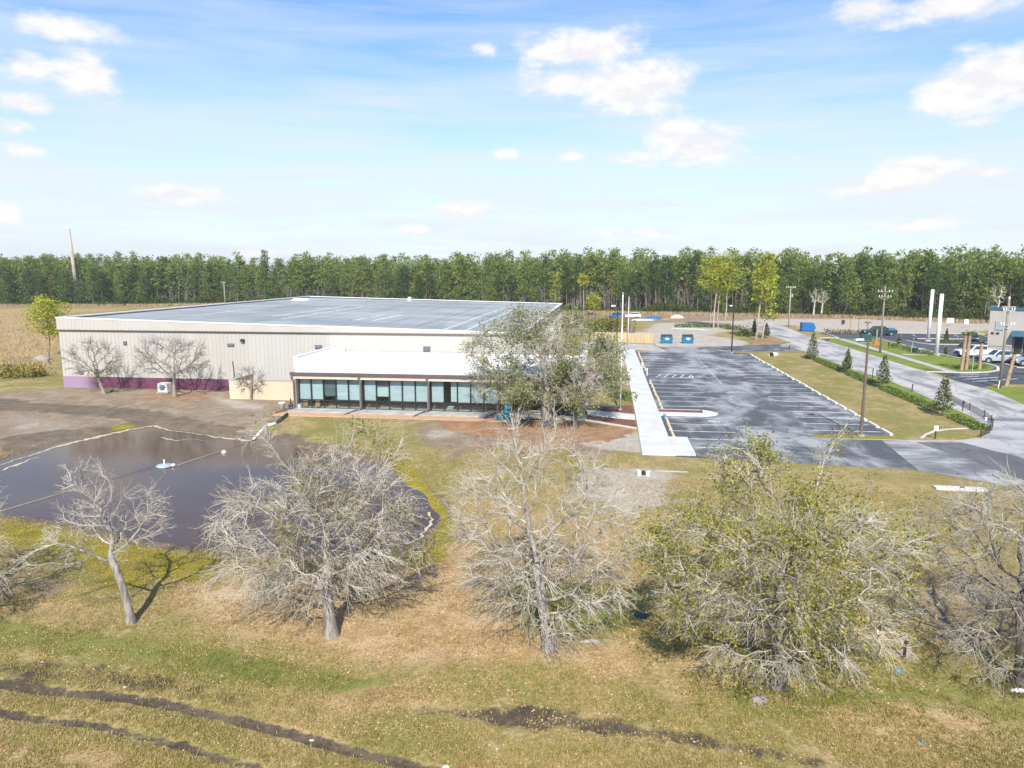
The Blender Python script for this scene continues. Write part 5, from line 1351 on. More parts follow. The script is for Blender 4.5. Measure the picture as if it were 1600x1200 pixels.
# palms
def palm(px, py, ptop, label, seed, lean=0.0, tr=.22, crown=.75):
    g = G(px, py); h = zat(px, py, ptop); r = np.random.default_rng(seed)
    root = empty('palm_tree', (g[0], g[1], -.03), 0, label, 'palm tree')
    ht = h - crown * .8
    T = np.array([(0, 0, 0), (lean * .35, 0, ht * .35), (lean * .75, 0, ht * .7), (lean, 0, ht)])
    V, F = tube_mesh([(T, np.array([tr * 1.15, tr, tr * .95, tr * .9]))], 9); obj('trunk', mesh_np('trunk', V, F4=F, smooth=True), M['palm_trunk'], root)
    Q, Fq = [], []
    b = 0
    for k in range(18):
        a0 = k * 2.4; up = r.uniform(-.1, 1.0); L = crown * r.uniform(.8, 1.2); d = np.array([math.cos(a0), math.sin(a0), up]); d /= np.linalg.norm(d); sd = np.array([-math.sin(a0), math.cos(a0), 0])
        base = T[-1]
        for j in range(9):
            f = (j - 4) / 4; dd = d + sd * f * .8; dd /= np.linalg.norm(dd); s0 = base + d * L * .4; e = s0 + dd * L * .7 + np.array([0, 0, -.15 * L]); wv = np.cross(dd, sd + .1) * .03
            Q += [base if j == 4 else s0 - wv, s0 + wv, e, s0 - wv * 2 if j == 4 else s0]; Fq.append((b, b + 1, b + 2, b + 3)); b += 4
    obj('fronds', mesh_np('fronds', np.array(Q), F4=np.array(Fq)), M['palmetto'], root)
palm(1502, 578, 516, 'left stem of the twin stubby palms on the kerbed island', 91, lean=.15)
palm(1509, 577, 514, 'right stem of the twin stubby palms on the kerbed island', 92, lean=.1)
palm(1530, 577, 529, 'single stubby palm at the right of the kerbed island', 93)
palm(1572, 603, 549, 'leaning palm trunk beside the near utility pole', 94, lean=.55, tr=.2, crown=.35)
palm(1355, 520, 500, 'small young palm with green top left of the blue truck', 95, tr=.14, crown=.8)
palm(1328, 519, 492, 'thin palm with sparse top, leftmost at the far planting bed', 96, tr=.10, crown=.6)
palm(1341, 519, 496, 'thin palm trunk between two others at the far planting bed', 97, tr=.10, crown=.3)
palm(1369, 536, 512, 'reddish palm trunk left of the tall utility pole', 98, tr=.16, crown=.3)
for k in range(6):
    shrub('grass_clump', 1300 + k * 11, 521.5 + .2 * k, 2.2, 1.5, 1.0, 160, .4, 'straw', 'straw coloured grass clump in the far planting bed', 740 + k, group='straw grass clumps in the far planting bed')
for k in range(7):
    shrub('low_shrub', 1395 + k * 10, 541 + k * 2.5, 1.6, 1.0, .7, 120, .25, 'hedge', 'low dark shrub along the edge of the right parking lot', 750 + k, group='low shrubs along the right parking lot edge')
for k in range(4):
    shrub('low_shrub', 1497 + k * 13, 577.5 - abs(k - 1.5), 1.2, .8, .6, 140, .2, 'hedge', 'low green shrub among the palms on the kerbed island', 760 + k, group='low shrubs among the palms')
for k in range(4):
    shrub('low_shrub', 1466 + k * 11, 536, 1.8, 1.2, .7, 130, .25, 'hedge', 'low green shrub on the island of the far white pole', 770 + k, group='low shrubs on the white pole island')
shrub('low_shrub', 1560, 566, 5, 2, .5, 400, .2, 'bush_yellow', 'yellow green ground shrub in front of the silver pickup', 780)

# ---------------------------------------------------------------- poles
def pole_base(name, px, py, label, cat, group=None, rz=-TH):
    g = G(px, py); return empty(name, (g[0], g[1], 0), rz, label, cat, group)
def street_lamp(px, py, pt, label, mt, arm=1.0, r=.09, az=0.0):
    root = pole_base('street_lamp', px, py, label, 'street lamp', rz=az); h = zat(px, py, pt)
    m = MB(); m.box(-.22, .22, -.22, .22, -.05, .12); m.build('footing', M['concrete_old'], root)
    m = MB(); m.cyl((0, 0, .1), (0, 0, h), r * 1.25, r * .8, 10); m.build('pole', M[mt], root)
    if arm:
        m = MB(); m.cyl((0, 0, h - .12), (-arm * .45, 0, h - .02), .04, .04, 8); m.build('arm', M[mt], root)
        m = MB(); m.add([(-arm - .1, -.2, h - .06), (-arm * .4, -.2, h - .06), (-arm * .4, .2, h - .06), (-arm - .1, .2, h - .06), (-arm, -.14, h + .1), (-arm * .42, -.16, h + .12), (-arm * .42, .16, h + .12), (-arm, .14, h + .1)],
                        [(0, 3, 2, 1), (4, 5, 6, 7), (0, 1, 5, 4), (1, 2, 6, 5), (2, 3, 7, 6), (3, 0, 4, 7)])
        hd = m.build('lamp_head', M['grey_pole'], root)
        m = MB(); m.box(-arm - .03, -arm * .45, -.15, .15, h - .085, h - .063); m.build('lens', M['lamp_glass'], hd)
    return root
street_lamp(1345, 681, 531, 'brown steel street lamp at the near corner of the lot', 'brown_pole', 1.0, .10)
street_lamp(1143, 551, 478, 'dark street lamp pole at the far right corner of the lot', 'black_pole', 0.6, .1)
street_lamp(963, 575, 478, 'thin dark lamp pole behind the flagpoles beside the walkway', 'black_pole', 0.8, .07)
def flagpole(px, py, pt, label):
    root = pole_base('flagpole', px, py, label, 'flagpole'); h = zat(px, py, pt)
    m = MB(); m.cyl((0, 0, -.05), (0, 0, h), .085, .045, 10); m.build('pole', M['white_pole'], root, True)
    m = MB(); m.lathe([(.02, 0), (.09, .05), (.1, .1), (.07, .16), (.02, .2)], (0, 0, h)); m.build('finial', M['grey_pole'], root, True)
    m = MB(); m.lathe([(.2, 0), (.2, .06), (.12, .12), (.09, .14)], (0, 0, .02)); m.build('collar', M['grey_pole'], root)
    m = MB(); m.box(-.03, .03, -.13, -.07, 1.2, 1.35); m.build('cleat', M['grey_pole'], root)
flagpole(969, 641, 460, 'nearer white flagpole rising from the mulch beside the walkway')
flagpole(981, 536, 464, 'farther white flagpole behind the nearer one')
def sign_pole(px, py, pt, label, r=.3):
    root = pole_base('white_pole', px, py, label, 'pole'); h = zat(px, py, pt)
    m = MB(); m.cyl((0, 0, 0.05), (0, 0, h), r, r * .92, 14); m.build('shaft', M['white_pole'], root, True)
    m = MB(); m.lathe([(r * .95, 0), (r * .9, .06), (r * .3, .1)], (0, 0, h)); m.build('cap', M['white_pole'], root)
    m = MB(); m.lathe([(r * 1.8, -.05), (r * 1.8, .1), (r * 1.2, .14)]); m.build('footing', M['concrete'], root)
sign_pole(1450, 533, 453, 'farther thick white pole on the island of the right lot')
sign_pole(1463, 554, 460, 'nearer thick white pole on the verge of the right lot')
g_px = 1597
sign_pole(1597, 530, 437, 'white pole rising behind the grey building at the right edge', .28)
def utility_pole(px, py, pt, label, arms, mt='wood_pole', r=.16, cans=0, lamps=False, guard=False):
    root = pole_base('utility_pole', px, py, label, 'utility pole'); h = zat(px, py, pt)
    m = MB(); m.cyl((0, 0, -.1), (0, 0, h), r, r * .65, 10); m.build('pole', M[mt], root, True)
    for (z, L, brace) in arms:
        m = MB(); zz = h - z
        if brace:
            for s_ in (-1, 1): m.cyl((0, -.2, zz - .55 * L), (s_ * L * .85, -.2, zz), .04, .04, 6)
        m.box(-L, L, -.26, -.16, zz - .06, zz + .06); cr = m.build('crossarm', M['grey_pole'] if lamps else M[mt], root)
        for s_ in (-.92, -.5, .5, .92):
            m = MB(); m.lathe([(.03, 0), (.075, .03), (.05, .1), (.08, .14), (.045, .24)], (s_ * L, -.21, zz + .061), 8); m.build('insulator', M['white'], cr)
    for k in range(cans):
        m = MB(); m.cyl((.38, -.05 - .3 * k, h - 2.6), (.38, -.05 - .3 * k, h - 1.8), .2, .2, 12); m.build('transformer', M['grey_pole'], root)
    if lamps:
        for s_ in (-1, 1):
            m = MB(); m.box(min(s_ * .1, s_ * .75), max(s_ * .1, s_ * .75), -.1, .1, h - .95, h - .83); m.build('lamp_head', M['grey_pole'], root)
        m = MB(); m.cyl((0, 0, h - .02), (0, 0, h + .25), .11, .08, 10); m.build('pole_top', M['white'], root)
    if guard:
        m = MB(); m.cyl((-.35, -.4, 0), (-.28, -.4, .9), .05, .05, 8); m.build('guard', M['white'], root)
utility_pole(1375, 551, 447, 'tall wooden utility pole beside the sidewalk with braced crossarms', [(.9, 1.15, False), (1.75, .95, True)])
utility_pole(1562, 606, 467, 'grey utility pole with twin lamp heads nearest to the right edge', [(2.9, .75, True), (1.3, .6, False)], 'wood_pole', .17, 0, True, True)
utility_pole(1232, 511, 447, 'pale utility pole with lamp arm standing alone on the sandy lot', [(.3, 1.1, False)], 'conc_pole', .15, 1)
utility_pole(688, 480, 424, 'plain bare pole behind the warehouse roof', [], 'conc_pole', .24)
utility_pole(352, 478, 440, 'pale pole with small crossarm before the wood behind the roof', [(.4, .7, False)], 'conc_pole', .17)
utility_pole(606, 478, 440, 'thin grey pole at the forest edge left of the plain bare pole', [], 'conc_pole', .15)
utility_pole(786, 482, 440, 'thin pole with short crossarm right of the small yellow green pine', [(.5, .8, False)], 'wood_pole', .14)
# tall leaning pole at the left
g = G(123, 477); h = zat(123, 477, 357)
root = empty('tall_pole', (g[0], g[1], 0), 0, 'very tall pale concrete pole leaning slightly above the left trees', 'pole')
m = MB(); m.cyl((0, 0, -.2), (-1.1, 0, h), .85, .50, 12); m.build('shaft', M['conc_pole'], root, True)
m = MB(); m.cyl((-1.1, 0, h), (-1.12, 0, h + .3), .42, .38, 12); m.build('cap', M['white_metal'], root)

# small signs and posts
def post_sign(px, py, pt, label, ww, hh, mt='white', pm='wood_pole', name='sign', cat='sign'):
    root = pole_base(name, px, py, label, cat); h = zat(px, py, pt)
    m = MB(); m.box(-.04, .04, -.03, .03, -.05, h - .02); m.build('post', M[pm], root)
    m = MB(); m.box(-ww / 2, ww / 2, -.055, -.032, h - hh, h); m.build('sign_board', M[mt], root, bevel=.01)
post_sign(1461, 686, 665, 'small white sign on a dark post at the bend of the drive', .32, .4, pm='black_pole')
post_sign(1504, 642, 626, 'dark marker post with small black box on the verge near the nearest magnolia', .2, .3, 'plastic_dark', 'black_pole', 'marker_post', 'post')
post_sign(1425, 612, 600, 'short dark marker post at the road edge between two magnolias', .14, .3, 'plastic_dark', 'black_pole', 'marker_post', 'post')
post_sign(1363, 592, 576, 'dark marker post at the road edge left of the third magnolia', .14, .3, 'plastic_dark', 'black_pole', 'marker_post', 'post')
post_sign(1539, 668, 652, 'short white marker post inside the dark mesh fence', .16, .3, 'white', 'grey_pole', 'marker_post', 'post')
post_sign(1233, 548, 540, 'short dark marker post where the lot meets the road', .2, .3, 'plastic_dark', 'black_pole', 'marker_post', 'post')
post_sign(1484, 509, 497, 'white notice board at the sandy lot edge, left of the pair', 1.6, 1.1, 'white', 'wood_pole')
post_sign(1509, 512, 499, 'white notice board at the sandy lot edge, right of the pair', 0.9, 1.1, 'white', 'wood_pole')
post_sign(1519, 580, 546, 'thin grey sign post between the stubby palms', .3, .4, 'grey_pole', 'grey_pole')
post_sign(1003, 582, 567, 'slim white bay sign at the far end of the walkway', .12, .3, 'white', 'white_pole')
post_sign(1011, 587, 575, 'slim white bay sign beside the blue wheel stop', .12, .3, 'white', 'white_pole')
post_sign(1317, 508, 500, 'dark small post on the sandy lot', .8, 1.0, 'plastic_dark', 'black_pole', 'marker_post', 'post')
post_sign(1388, 545, 535, 'dark meter post on the verge right of the utility pole', .3, .5, 'plastic_dark', 'black_pole', 'marker_post', 'post')
post_sign(1413, 1024, 1000, 'thin dark stake in the bare soil under the leafy oak', .12, .12, 'black_pole', 'black_pole', 'stake', 'post')

# dark mesh fence at the bend
root = empty('mesh_fence', G(1548, 668), 0, 'low dark mesh fence curving round the grass corner', 'fence')
gx, gy, _ = G(1548, 668)
fp = [Vector(G(x, y)) - Vector((gx, gy, 0)) for x, y in [(1480, 624), (1515, 641), (1538, 653), (1549, 661), (1551, 668), (1546, 677), (1532, 684)]]
m_mesh, tt, bb = new_mat('silt mesh'); bb.inputs['Base Color'].default_value = (.03, .035, .035, 1); bb.inputs['Alpha'].default_value = .55; bb.inputs['Roughness'].default_value = .8
m = MB()
for p, q in zip(fp[:-1], fp[1:]): m.quad((p.x, p.y, 0), (q.x, q.y, 0), (q.x, q.y, .62), (p.x, p.y, .62))
m.build('mesh', m_mesh, root)
for p in fp:
    m = MB(); m.box(p.x - .025, p.x + .025, p.y + .004, p.y + .05, -.05, .75); m.build('post', M['black_pole'], root)

# wooden fence and dumpsters
root = empty('wooden_fence', UV(-1.5, 133), 0, 'tan wooden board fence left of the two blue dumpsters', 'fence')
b0 = Vector(UV(-1.5, 133)); p0 = Vector(G(928, 534)) - b0; p1 = Vector(G(1021, 537)) - b0
m = MB(); nb = 68
rfence = random.Random(3)
dirv = (p1 - p0) / nb; rzf = math.atan2(dirv.y, dirv.x)
for k in range(nb):
    c_ = p0 + dirv * (k + .5); hw = dirv.length / 2 - .006
    m.box(c_.x - hw, c_.x + hw, c_.y - .012, c_.y + .012, 0, 1.85 + rfence.uniform(-.03, .03), rz=rzf, c=(c_.x, c_.y))
m.build('boards', M['fence'], root)
for k in range(6):
    c_ = p0.lerp(p1, k / 5); m = MB(); m.box(c_.x - .05, c_.x + .05, c_.y + .03, c_.y + .13, -.05, 1.9); m.build('post', M['wood_pole'], root)
def dumpster(px, py, label, mt, ww=2.0, dd=1.5, hh=1.45, rz=-TH, slope=False):
    root = pole_base('dumpster', px, py, label, 'dumpster', rz=rz)
    m = MB()
    if slope: m.profile([(-ww / 2, .12), (ww / 2 + .1, .12), (ww / 2 + .5, hh * .45), (ww / 2, hh * .98), (-ww / 2, hh)], 0, dd)
    else:
        pr = [(0, .12), (dd, .12), (dd, hh), (.25, hh * .86), (0, hh * .86)]
        n_ = len(pr); m.add([(-ww / 2, y, z) for y, z in pr] + [(ww / 2, y, z) for y, z in pr], [tuple(range(n_ - 1, -1, -1)), tuple(range(n_, 2 * n_))] + [(i, (i + 1) % n_, n_ + (i + 1) % n_, n_ + i) for i in range(n_)])
    m.build('body', M[mt], root, bevel=.02)
    m = MB()
    for s_ in (-1, 1): m.box(s_ * (ww / 2 + .08) - .07, s_ * (ww / 2 + .08) + .07, dd * .2, dd * .8, hh * .5, hh * .62)
    m.build('lift_pocket', M[mt], root)
    m = MB()
    for x_ in (-ww * .42, -ww * .14, ww * .14, ww * .42): m.box(x_ - .03, x_ + .03, -.06, -.002, .14, hh * .84)
    m.build('rib', M[mt], root)
    if not slope:
        for s_ in (-1, 1):
            m = MB(); x0, x1 = (s_ * ww / 4 - ww / 4 + .03, s_ * ww / 4 + ww / 4 - .03)
            m.add([(x0, .05, hh * .9), (x1, .05, hh * .9), (x1, dd, hh * 1.05), (x0, dd, hh * 1.05), (x0, .05, hh * .94), (x1, .05, hh * .94), (x1, dd, hh * 1.09), (x0, dd, hh * 1.09)],
                          [(0, 3, 2, 1), (4, 5, 6, 7), (0, 1, 5, 4), (1, 2, 6, 5), (2, 3, 7, 6), (3, 0, 4, 7)]); m.build('lid', M['bin_lid'], root)
        m = MB(); m.poly([(.02 + .36 * math.cos(t), -.064, hh * .66 + .3 * math.sin(t)) for t in [math.pi + math.pi * k / 10 for k in range(11)]]); m.poly([(.02 + .36 * math.cos(t), -.064, hh * .662 + .12 * math.sin(t)) for t in [math.pi * k / 10 for k in range(11)]]); m.build('logo_panel', M['white'], root)
    m = MB()
    for x_ in (-ww * .38, ww * .38):
        for y_ in (.2, dd - .2): m.cyl((x_ - .04, y_, .07), (x_ + .04, y_, .07), .07, .07, 8)
    m.build('caster', M['rubber'], root)
dumpster(1042, 537, 'blue dumpster with white logo, left one beside the fence', 'blue_bin')
dumpster(1075, 537, 'blue dumpster with white logo, right one standing apart from the fence', 'blue_bin', 1.9)
dumpster(1262, 518, 'bright blue open bin with slanted end by the far road', 'blue_bin2', 2.4, 1.9, 1.9, -TH, True)

# ---------------------------------------------------------------- vehicles (nose toward -x)
def wheel(root, x, y, r=.38, w_=.26):
    s_ = 1 if y > 0 else -1
    m = MB(); m.cyl((x, y - s_ * w_, r), (x, y, r), r, r, 18); wh = m.build('wheel', M['rubber'], root)
    m = MB(); m.cyl((x, y - s_ * .02, r), (x, y + s_ * .012, r), r * .62, r * .55, 12); m.build('rim', M['rim'], wh)
def pickup(px, py, label, mt, rz=-TH, L=5.9, wd=2.0, cat='pickup truck', bedload=None):
    root = pole_base('pickup_truck', px, py, label, cat, rz=rz); hw = wd / 2
    m = MB()
    prof = [(-L / 2 + .05, .45), (-L / 2 + .0, .95), (-L / 2 + .15, 1.08), (-L / 2 + 1.5, 1.16), (L / 2 - 2.0, 1.18), (L / 2 - 2.0, .75), (L / 2 - .02, .75), (L / 2, .5), (L / 2 - .1, .42), (-L / 2 + .3, .38)]
    n_ = len(prof); prof = prof[::-1]
    m.profile(prof, -hw, hw)
    m.box(L / 2 - 1.997, L / 2 - .01, -hw + .003, -hw + .09, .752, 1.2); m.box(L / 2 - 1.997, L / 2 - .01, hw - .09, hw - .003, .752, 1.2); m.box(L / 2 - .09, L / 2 - .012, -hw + .092, hw - .092, .752, 1.19)
    m.build('body', M[mt], root, bevel=.05)
    x0, x1 = -L / 2 + 1.55, L / 2 - 2.02
    m = MB(); zt = 1.88
    b_ = [(x0, -hw + .06), (x1, -hw + .06), (x1, hw - .06), (x0, hw - .06)]; t2 = [(x0 + .75, -hw + .24), (x1 - .12, -hw + .24), (x1 - .12, hw - .24), (x0 + .75, hw - .24)]
    m.add([(x, y, 1.17) for x, y in b_] + [(x, y, zt) for x, y in t2], [(0, 3, 2, 1), (4, 5, 6, 7), (0, 1, 5, 4), (1, 2, 6, 5), (2, 3, 7, 6), (3, 0, 4, 7)])
    m.build('cab', M[mt], root, bevel=.04)
    def lerp(a_, b2, f): return tuple(a_[i] + (b2[i] - a_[i]) * f for i in range(len(a_)))
    m = MB()
    for s_ in (-1, 1):
        yb, yt = s_ * (hw - .06 + .008), s_ * (hw - .24 + .008)
        xm = (x0 + x1) / 2 + .2
        for (xa, xb) in ((x0 + .28, xm - .05), (xm + .05, x1 - .12)):
            fa, fb = .12, .86
            y1_, y2_ = yb + (yt - yb) * fa, yb + (yt - yb) * fb
            xa2 = xa + (.55 if xa < xm - .2 else 0); q = [(xa, y1_, 1.17 + .71 * fa), (xb, y1_, 1.17 + .71 * fa), (xb, y2_, 1.17 + .71 * fb), (xa2, y2_, 1.17 + .71 * fb)]
            m.quad(*(q if s_ < 0 else q[::-1]))
    m.build('side_window', M['car_glass'], root)
    m = MB(); m.quad(*[(x0 + .75 * f - .012, y, 1.17 + .71 * f + .008) for f, y in ((.08, hw - .16), (.08, -hw + .16), (.9, -hw + .28), (.9, hw - .28))]); m.build('windshield', M['car_glass'], root)
    m = MB(); m.box(-L / 2 - .08, -L / 2 + .1, -hw + .05, hw - .05, .42, .62); m.box(-L / 2 - .02, -L / 2 + .03, -hw + .45, hw - .45, .68, .96); m.build('bumper', M['plastic_dark'], root)
    m = MB(); m.box(L / 2 - .02, L / 2 + .1, -hw + .05, hw - .05, .45, .6); m.build('rear_bumper', M['rim'], root)
    for s_ in (-1, 1):
        m = MB(); m.box(-L / 2 - .015, -L / 2 + .2, min(s_ * (hw - .42), s_ * (hw + .006)), max(s_ * (hw - .42), s_ * (hw + .006)), .78, .95); m.build('headlight', M['lamp_glass'], root)
        m = MB(); m.box(L / 2 - .05, L / 2 + .012, min(s_ * (hw - .15), s_ * (hw + .006)), max(s_ * (hw - .15), s_ * (hw + .006)), .8, 1.1); m.build('taillight', M['red'], root)
        m = MB(); m.box(x0 + .3, x0 + .45, min(s_ * (hw - .03), s_ * (hw + .2)), max(s_ * (hw - .03), s_ * (hw + .2)), 1.15, 1.32); m.build('mirror', M['plastic_dark'], root)
    for x_ in (-L / 2 + .95, L / 2 - 1.15):
        for s_ in (-1, 1): wheel(root, x_, s_ * (hw + .012), .4)
        m = MB()
        for s_ in (-1, 1): m.cyl((x_, s_ * (hw + .004), .42), (x_, s_ * (hw - .2), .42), .47, .47, 18)
        m.build('wheel_arch', M['plastic_dark'], root)
    if bedload:
        m = MB(); m.box(L / 2 - 1.8, L / 2 - .2, -hw + .15, hw - .15, .78, 1.55, taper=.2); m.build('bed_cover', M[bedload], root)
    return root
pickup(1527, 558, 'white pickup truck parked left of the grey building', 'car_white', rz=-TH, L=6.0)
pickup(1563, 567, 'silver pickup truck parked in front of the white pickup', 'car_silver', rz=-TH - .05, L=5.9)
pickup(1614, 571, 'grey blue pickup cut off by the right edge', 'car_lightblue', rz=-TH, L=5.6)
pickup(1373, 524, 'dark blue truck parked at the far end of the right lot', 'car_teal', rz=-TH, L=6.4, wd=2.2, bedload='car_blue')
def car(px, py, label, mt, rz=-TH, L=4.5):
    root = pole_base('parked_car', px, py, label, 'car', rz=rz); hw = .9
    m = MB(); m.profile([(-L / 2 + .1, .35), (L / 2 - .05, .35), (L / 2, .75), (L / 2 - .1, 1.0), (-L / 2 + 1.2, .98), (-L / 2 + .1, .85), (-L / 2, .6)], -hw, hw); m.build('body', M[mt], root, bevel=.06)
    x0, x1 = -L / 2 + 1.1, L / 2 - .15
    m = MB(); b_ = [(x0, -hw + .05), (x1, -hw + .05), (x1, hw - .05), (x0, hw - .05)]; t2 = [(x0 + .75, -hw + .2), (x1 - .55, -hw + .2), (x1 - .55, hw - .2), (x0 + .75, hw - .2)]
    m.add([(x, y, .98) for x, y in b_] + [(x, y, 1.55) for x, y in t2], [(0, 3, 2, 1), (4, 5, 6, 7), (0, 1, 5, 4), (1, 2, 6, 5), (2, 3, 7, 6), (3, 0, 4, 7)]); m.build('cab', M[mt], root, bevel=.05)
    m = MB()
    for s_ in (-1, 1):
        q = [(x0 + .3, s_ * (hw - .05 - .02 + .008), 1.06), (x1 - .2, s_ * (hw - .07 + .008), 1.06), (x1 - .6, s_ * (hw - .18 + .008), 1.48), (x0 + .78, s_ * (hw - .18 + .008), 1.48)]; m.quad(*(q if s_ < 0 else q[::-1]))
    q = [(x0 + .1, hw - .15, 1.07), (x0 + .1, -hw + .15, 1.07), (x0 + .66, -hw + .22, 1.5), (x0 + .66, hw - .22, 1.5)]; m.quad(*[(x - .02, y, z + .01) for x, y, z in q])
    m.build('window', M['car_glass'], root)
    for x_ in (-L / 2 + .85, L / 2 - .85):
        for s_ in (-1, 1): wheel(root, x_, s_ * (hw + .01), .33, .2)
    for s_ in (-1, 1):
        m = MB(); m.box(-L / 2 - .01, -L / 2 + .15, min(s_ * .5, s_ * .85), max(s_ * .5, s_ * .85), .62, .76); m.build('headlight', M['lamp_glass'], root)
car(989, 497, 'white car parked far off behind the flagpoles', 'car_white')
car(1519, 533, 'dark teal car parked behind the white pickup', 'car_teal', rz=-TH + 1.2)
car(963, 497, 'dark blue car parked far off left of the white car', 'car_blue', rz=.5)

# ---------------------------------------------------------------- grey building at the right edge
BR = R(-38)
gb = G(1541, 549)
root = empty('grey_building', (gb[0], gb[1], 0), BR, 'grey rendered building with blue roof trim at the right edge', 'building')
BW, BD, BH = 34, 8, zat(1541, 549, 484)
m = MB(); m.box(0, 3.4, 0, .3, -.1, BH); m.box(3.4, BW, 0.002, .3, 3.6, BH); m.box(0, .3, .3, BD, -.1, BH); m.box(.3, BW, BD - .3, BD, 0, BH); m.box(BW - .3, BW, .3, BD - .3, 0, BH); m.build('wall', M['far_wall'], root)
m = MB(); m.box(.3, BW - .3, .3, BD - .3, BH - .4, BH - .2); m.build('roof', M['membrane'], root)
m = MB(); m.box(-.15, BW, -.15, .35, BH + .003, BH + .45); m.box(-.15, .35, .353, BD, BH + .003, BH + .45); m.build('cornice', M['blue_trim'], root)
m = MB(); m.add([(3.2, -1.3, 2.8), (BW, -1.3, 2.8), (BW, -.003, 3.6), (3.2, -.003, 3.6), (3.2, -1.3, 2.7), (BW, -1.3, 2.7), (BW, -.003, 3.45), (3.2, -.003, 3.45)], [(0, 1, 2, 3), (7, 6, 5, 4), (0, 4, 5, 1), (1, 5, 6, 2), (2, 6, 7, 3), (3, 7, 4, 0)]); m.build('awning', M['blue_trim'], root)
m = MB(); m.box(3.4, BW, .6, .7, 0, 3.58); m.build('shopfront', M['car_glass'], root)
for k in range(12):
    m = MB(); m.box(3.5 + k * 1.2, 3.6 + k * 1.2, .45, .597, 0, 3.58); m.build('mullion', M['grey_pole'], root)
m = MB(); m.box(.9, 2.0, -.12, -.002, 3.6, 5.0); m.build('wall_vent', M['grey_pole'], root)
for q in (.4, 1.1): m = MB(); m.box(q, q + .4, -.1, -.002, 2.9, 3.2); m.build('meter_box', M['plastic_dark'], root)
root = empty('railing', (gb[0] - .3, gb[1] - 1.2, 0), BR, 'black metal railing along the wall of the grey building', 'railing')
m = MB(); m.box(-.2, 4.6, -.03, .03, 1.02, 1.08); m.box(-.2, 4.6, -.025, .025, .12, .16); m.build('rail', M['black_pole'], root)
m = MB()
for k in range(25): m.box(-.2 + k * .19, -.17 + k * .19, -.015, .015, .163, 1.018)
m.build('baluster', M['black_pole'], root)

# ---------------------------------------------------------------- other objects
# condenser unit by the wall
root = empty('condenser_unit', (*G(258, 613)[:2], 0), -TH, 'white air conditioning unit in front of the purple base', 'air conditioner')
m = MB(); m.box(-.65, .65, -.55, .55, -.05, .1); m.build('pad', M['concrete_old'], root)
m = MB(); m.box(-.55, .55, -.45, .45, .103, 1.05); m.build('casing', M['white'], root, bevel=.04)
m = MB(); m.cyl((0, -.46, .6), (0, -.475, .6), .34, .34, 18); gr = m.build('fan_grille', M['grey_pole'], root)
m = MB()
for k in range(6): m.box(-.3, .3, -.49, -.478, .35 + k * .09, .37 + k * .09)
m.build('bar', M['plastic_dark'], gr)
# bucket and box at the annex corner
root = empty('bucket', (*UV(-29.9, 62.6)[:2], .12), 0, 'white bucket standing at the left corner of the annex', 'bucket')
m = MB(); m.lathe([(.24, 0), (.3, .62), (.32, .63), (.32, .68), (.27, .68), (.26, .6)], n=16); m.build('body', M['white'], root, True)
m = MB(); m.tube([(-.31, 0, .6), (-.2, -.25, .45), (.2, -.25, .45), (.31, 0, .6)], .015, 6); m.build('handle', M['grey_pole'], root)
root = empty('machine', (*UV(-29.3, 63.2)[:2], .12), 0, 'small black pump beside the white bucket', 'pump')
m = MB(); m.cyl((-.18, 0, .3), (.18, 0, .3), .17, .15, 12); m.box(-.2, .2, -.15, .15, 0, .16); m.build('body', M['plastic_dark'], root)
m = MB(); m.cyl((0, 0, .42), (0, 0, .95), .07, .05, 10); m.build('riser', M['plastic_dark'], root)
# drain pipe into the pond
def pipe(name, pts, r, mt, label, cat):
    m = MB(); m.tube(pts, r, 10); o = m.build(name, M[mt], None, True); tag(o, label, cat); return o
pA = G(449, 649); pB = G(431, 661)
pipe('drain_pipe', [(pA[0], pA[1], .15), (pB[0], pB[1], .03)], .11, 'plastic_dark', 'black pipe leading from the annex corner to the white pipe', 'pipe')
pC = G(396, 688, ZW)
pipe('outfall_pipe', [(pB[0], pB[1], -.02), (pB[0] - .6, pB[1] - .5, -.1), (pC[0], pC[1], ZW + .1)], .12, 'white', 'white pipe running down the bank into the pond', 'pipe')
# fountain float, rope and buoy
root = empty('fountain_float', G(257, 729, ZW), -.1, 'pale blue fountain float in the middle of the pond', 'fountain'); root.scale = (.72, .72, .72)
m = MB(); m.lathe([(.5, -.1), (.72, .0), (.75, .1), (.62, .2), (.2, .26)], n=20); m.build('float', M['float'], root, True)
m = MB(); m.cyl((0, 0, .25), (0, 0, .6), .07, .05, 10); m.lathe([(.05, .6), (.1, .62), (.05, .7)], n=10); m.build('nozzle', M['white'], root)
m = MB(); m.lathe([(.1, 0), (.2, .08), (.2, .2), (.1, .28)], (.85, .1, 0), 12); m.build('buoy', M['white'], root, True)
f0 = G(257, 729, ZW); rA = G(400, 687, ZW); rB = G(-40, 812, ZW)
pipe('mooring_rope', [(rA[0], rA[1], ZW + .05), (f0[0] + .8, f0[1] + .12, ZW + .06)], .013, 'rope', 'taut rope from the white pipe to the fountain float', 'rope')
pipe('mooring_rope', [(f0[0] - .75, f0[1], ZW + .06), (rB[0], rB[1], ZW + .05)], .013, 'rope', 'taut rope from the fountain float to the left bank', 'rope')
root = empty('ball_buoy', G(350, 708, ZW), 0, 'white ball buoy floating near the white pipe', 'buoy'); root.scale = (.6, .6, .6)
m = MB(); m.lathe([(.02, -.15), (.2, -.1), (.3, .05), (.3, .15), (.2, .3), (.05, .36)], n=16); m.build('ball', M['white'], root, True)
m = MB(); m.cyl((0, 0, .34), (0, 0, .46), .04, .04, 8); m.build('eyelet', M['grey_pole'], root)
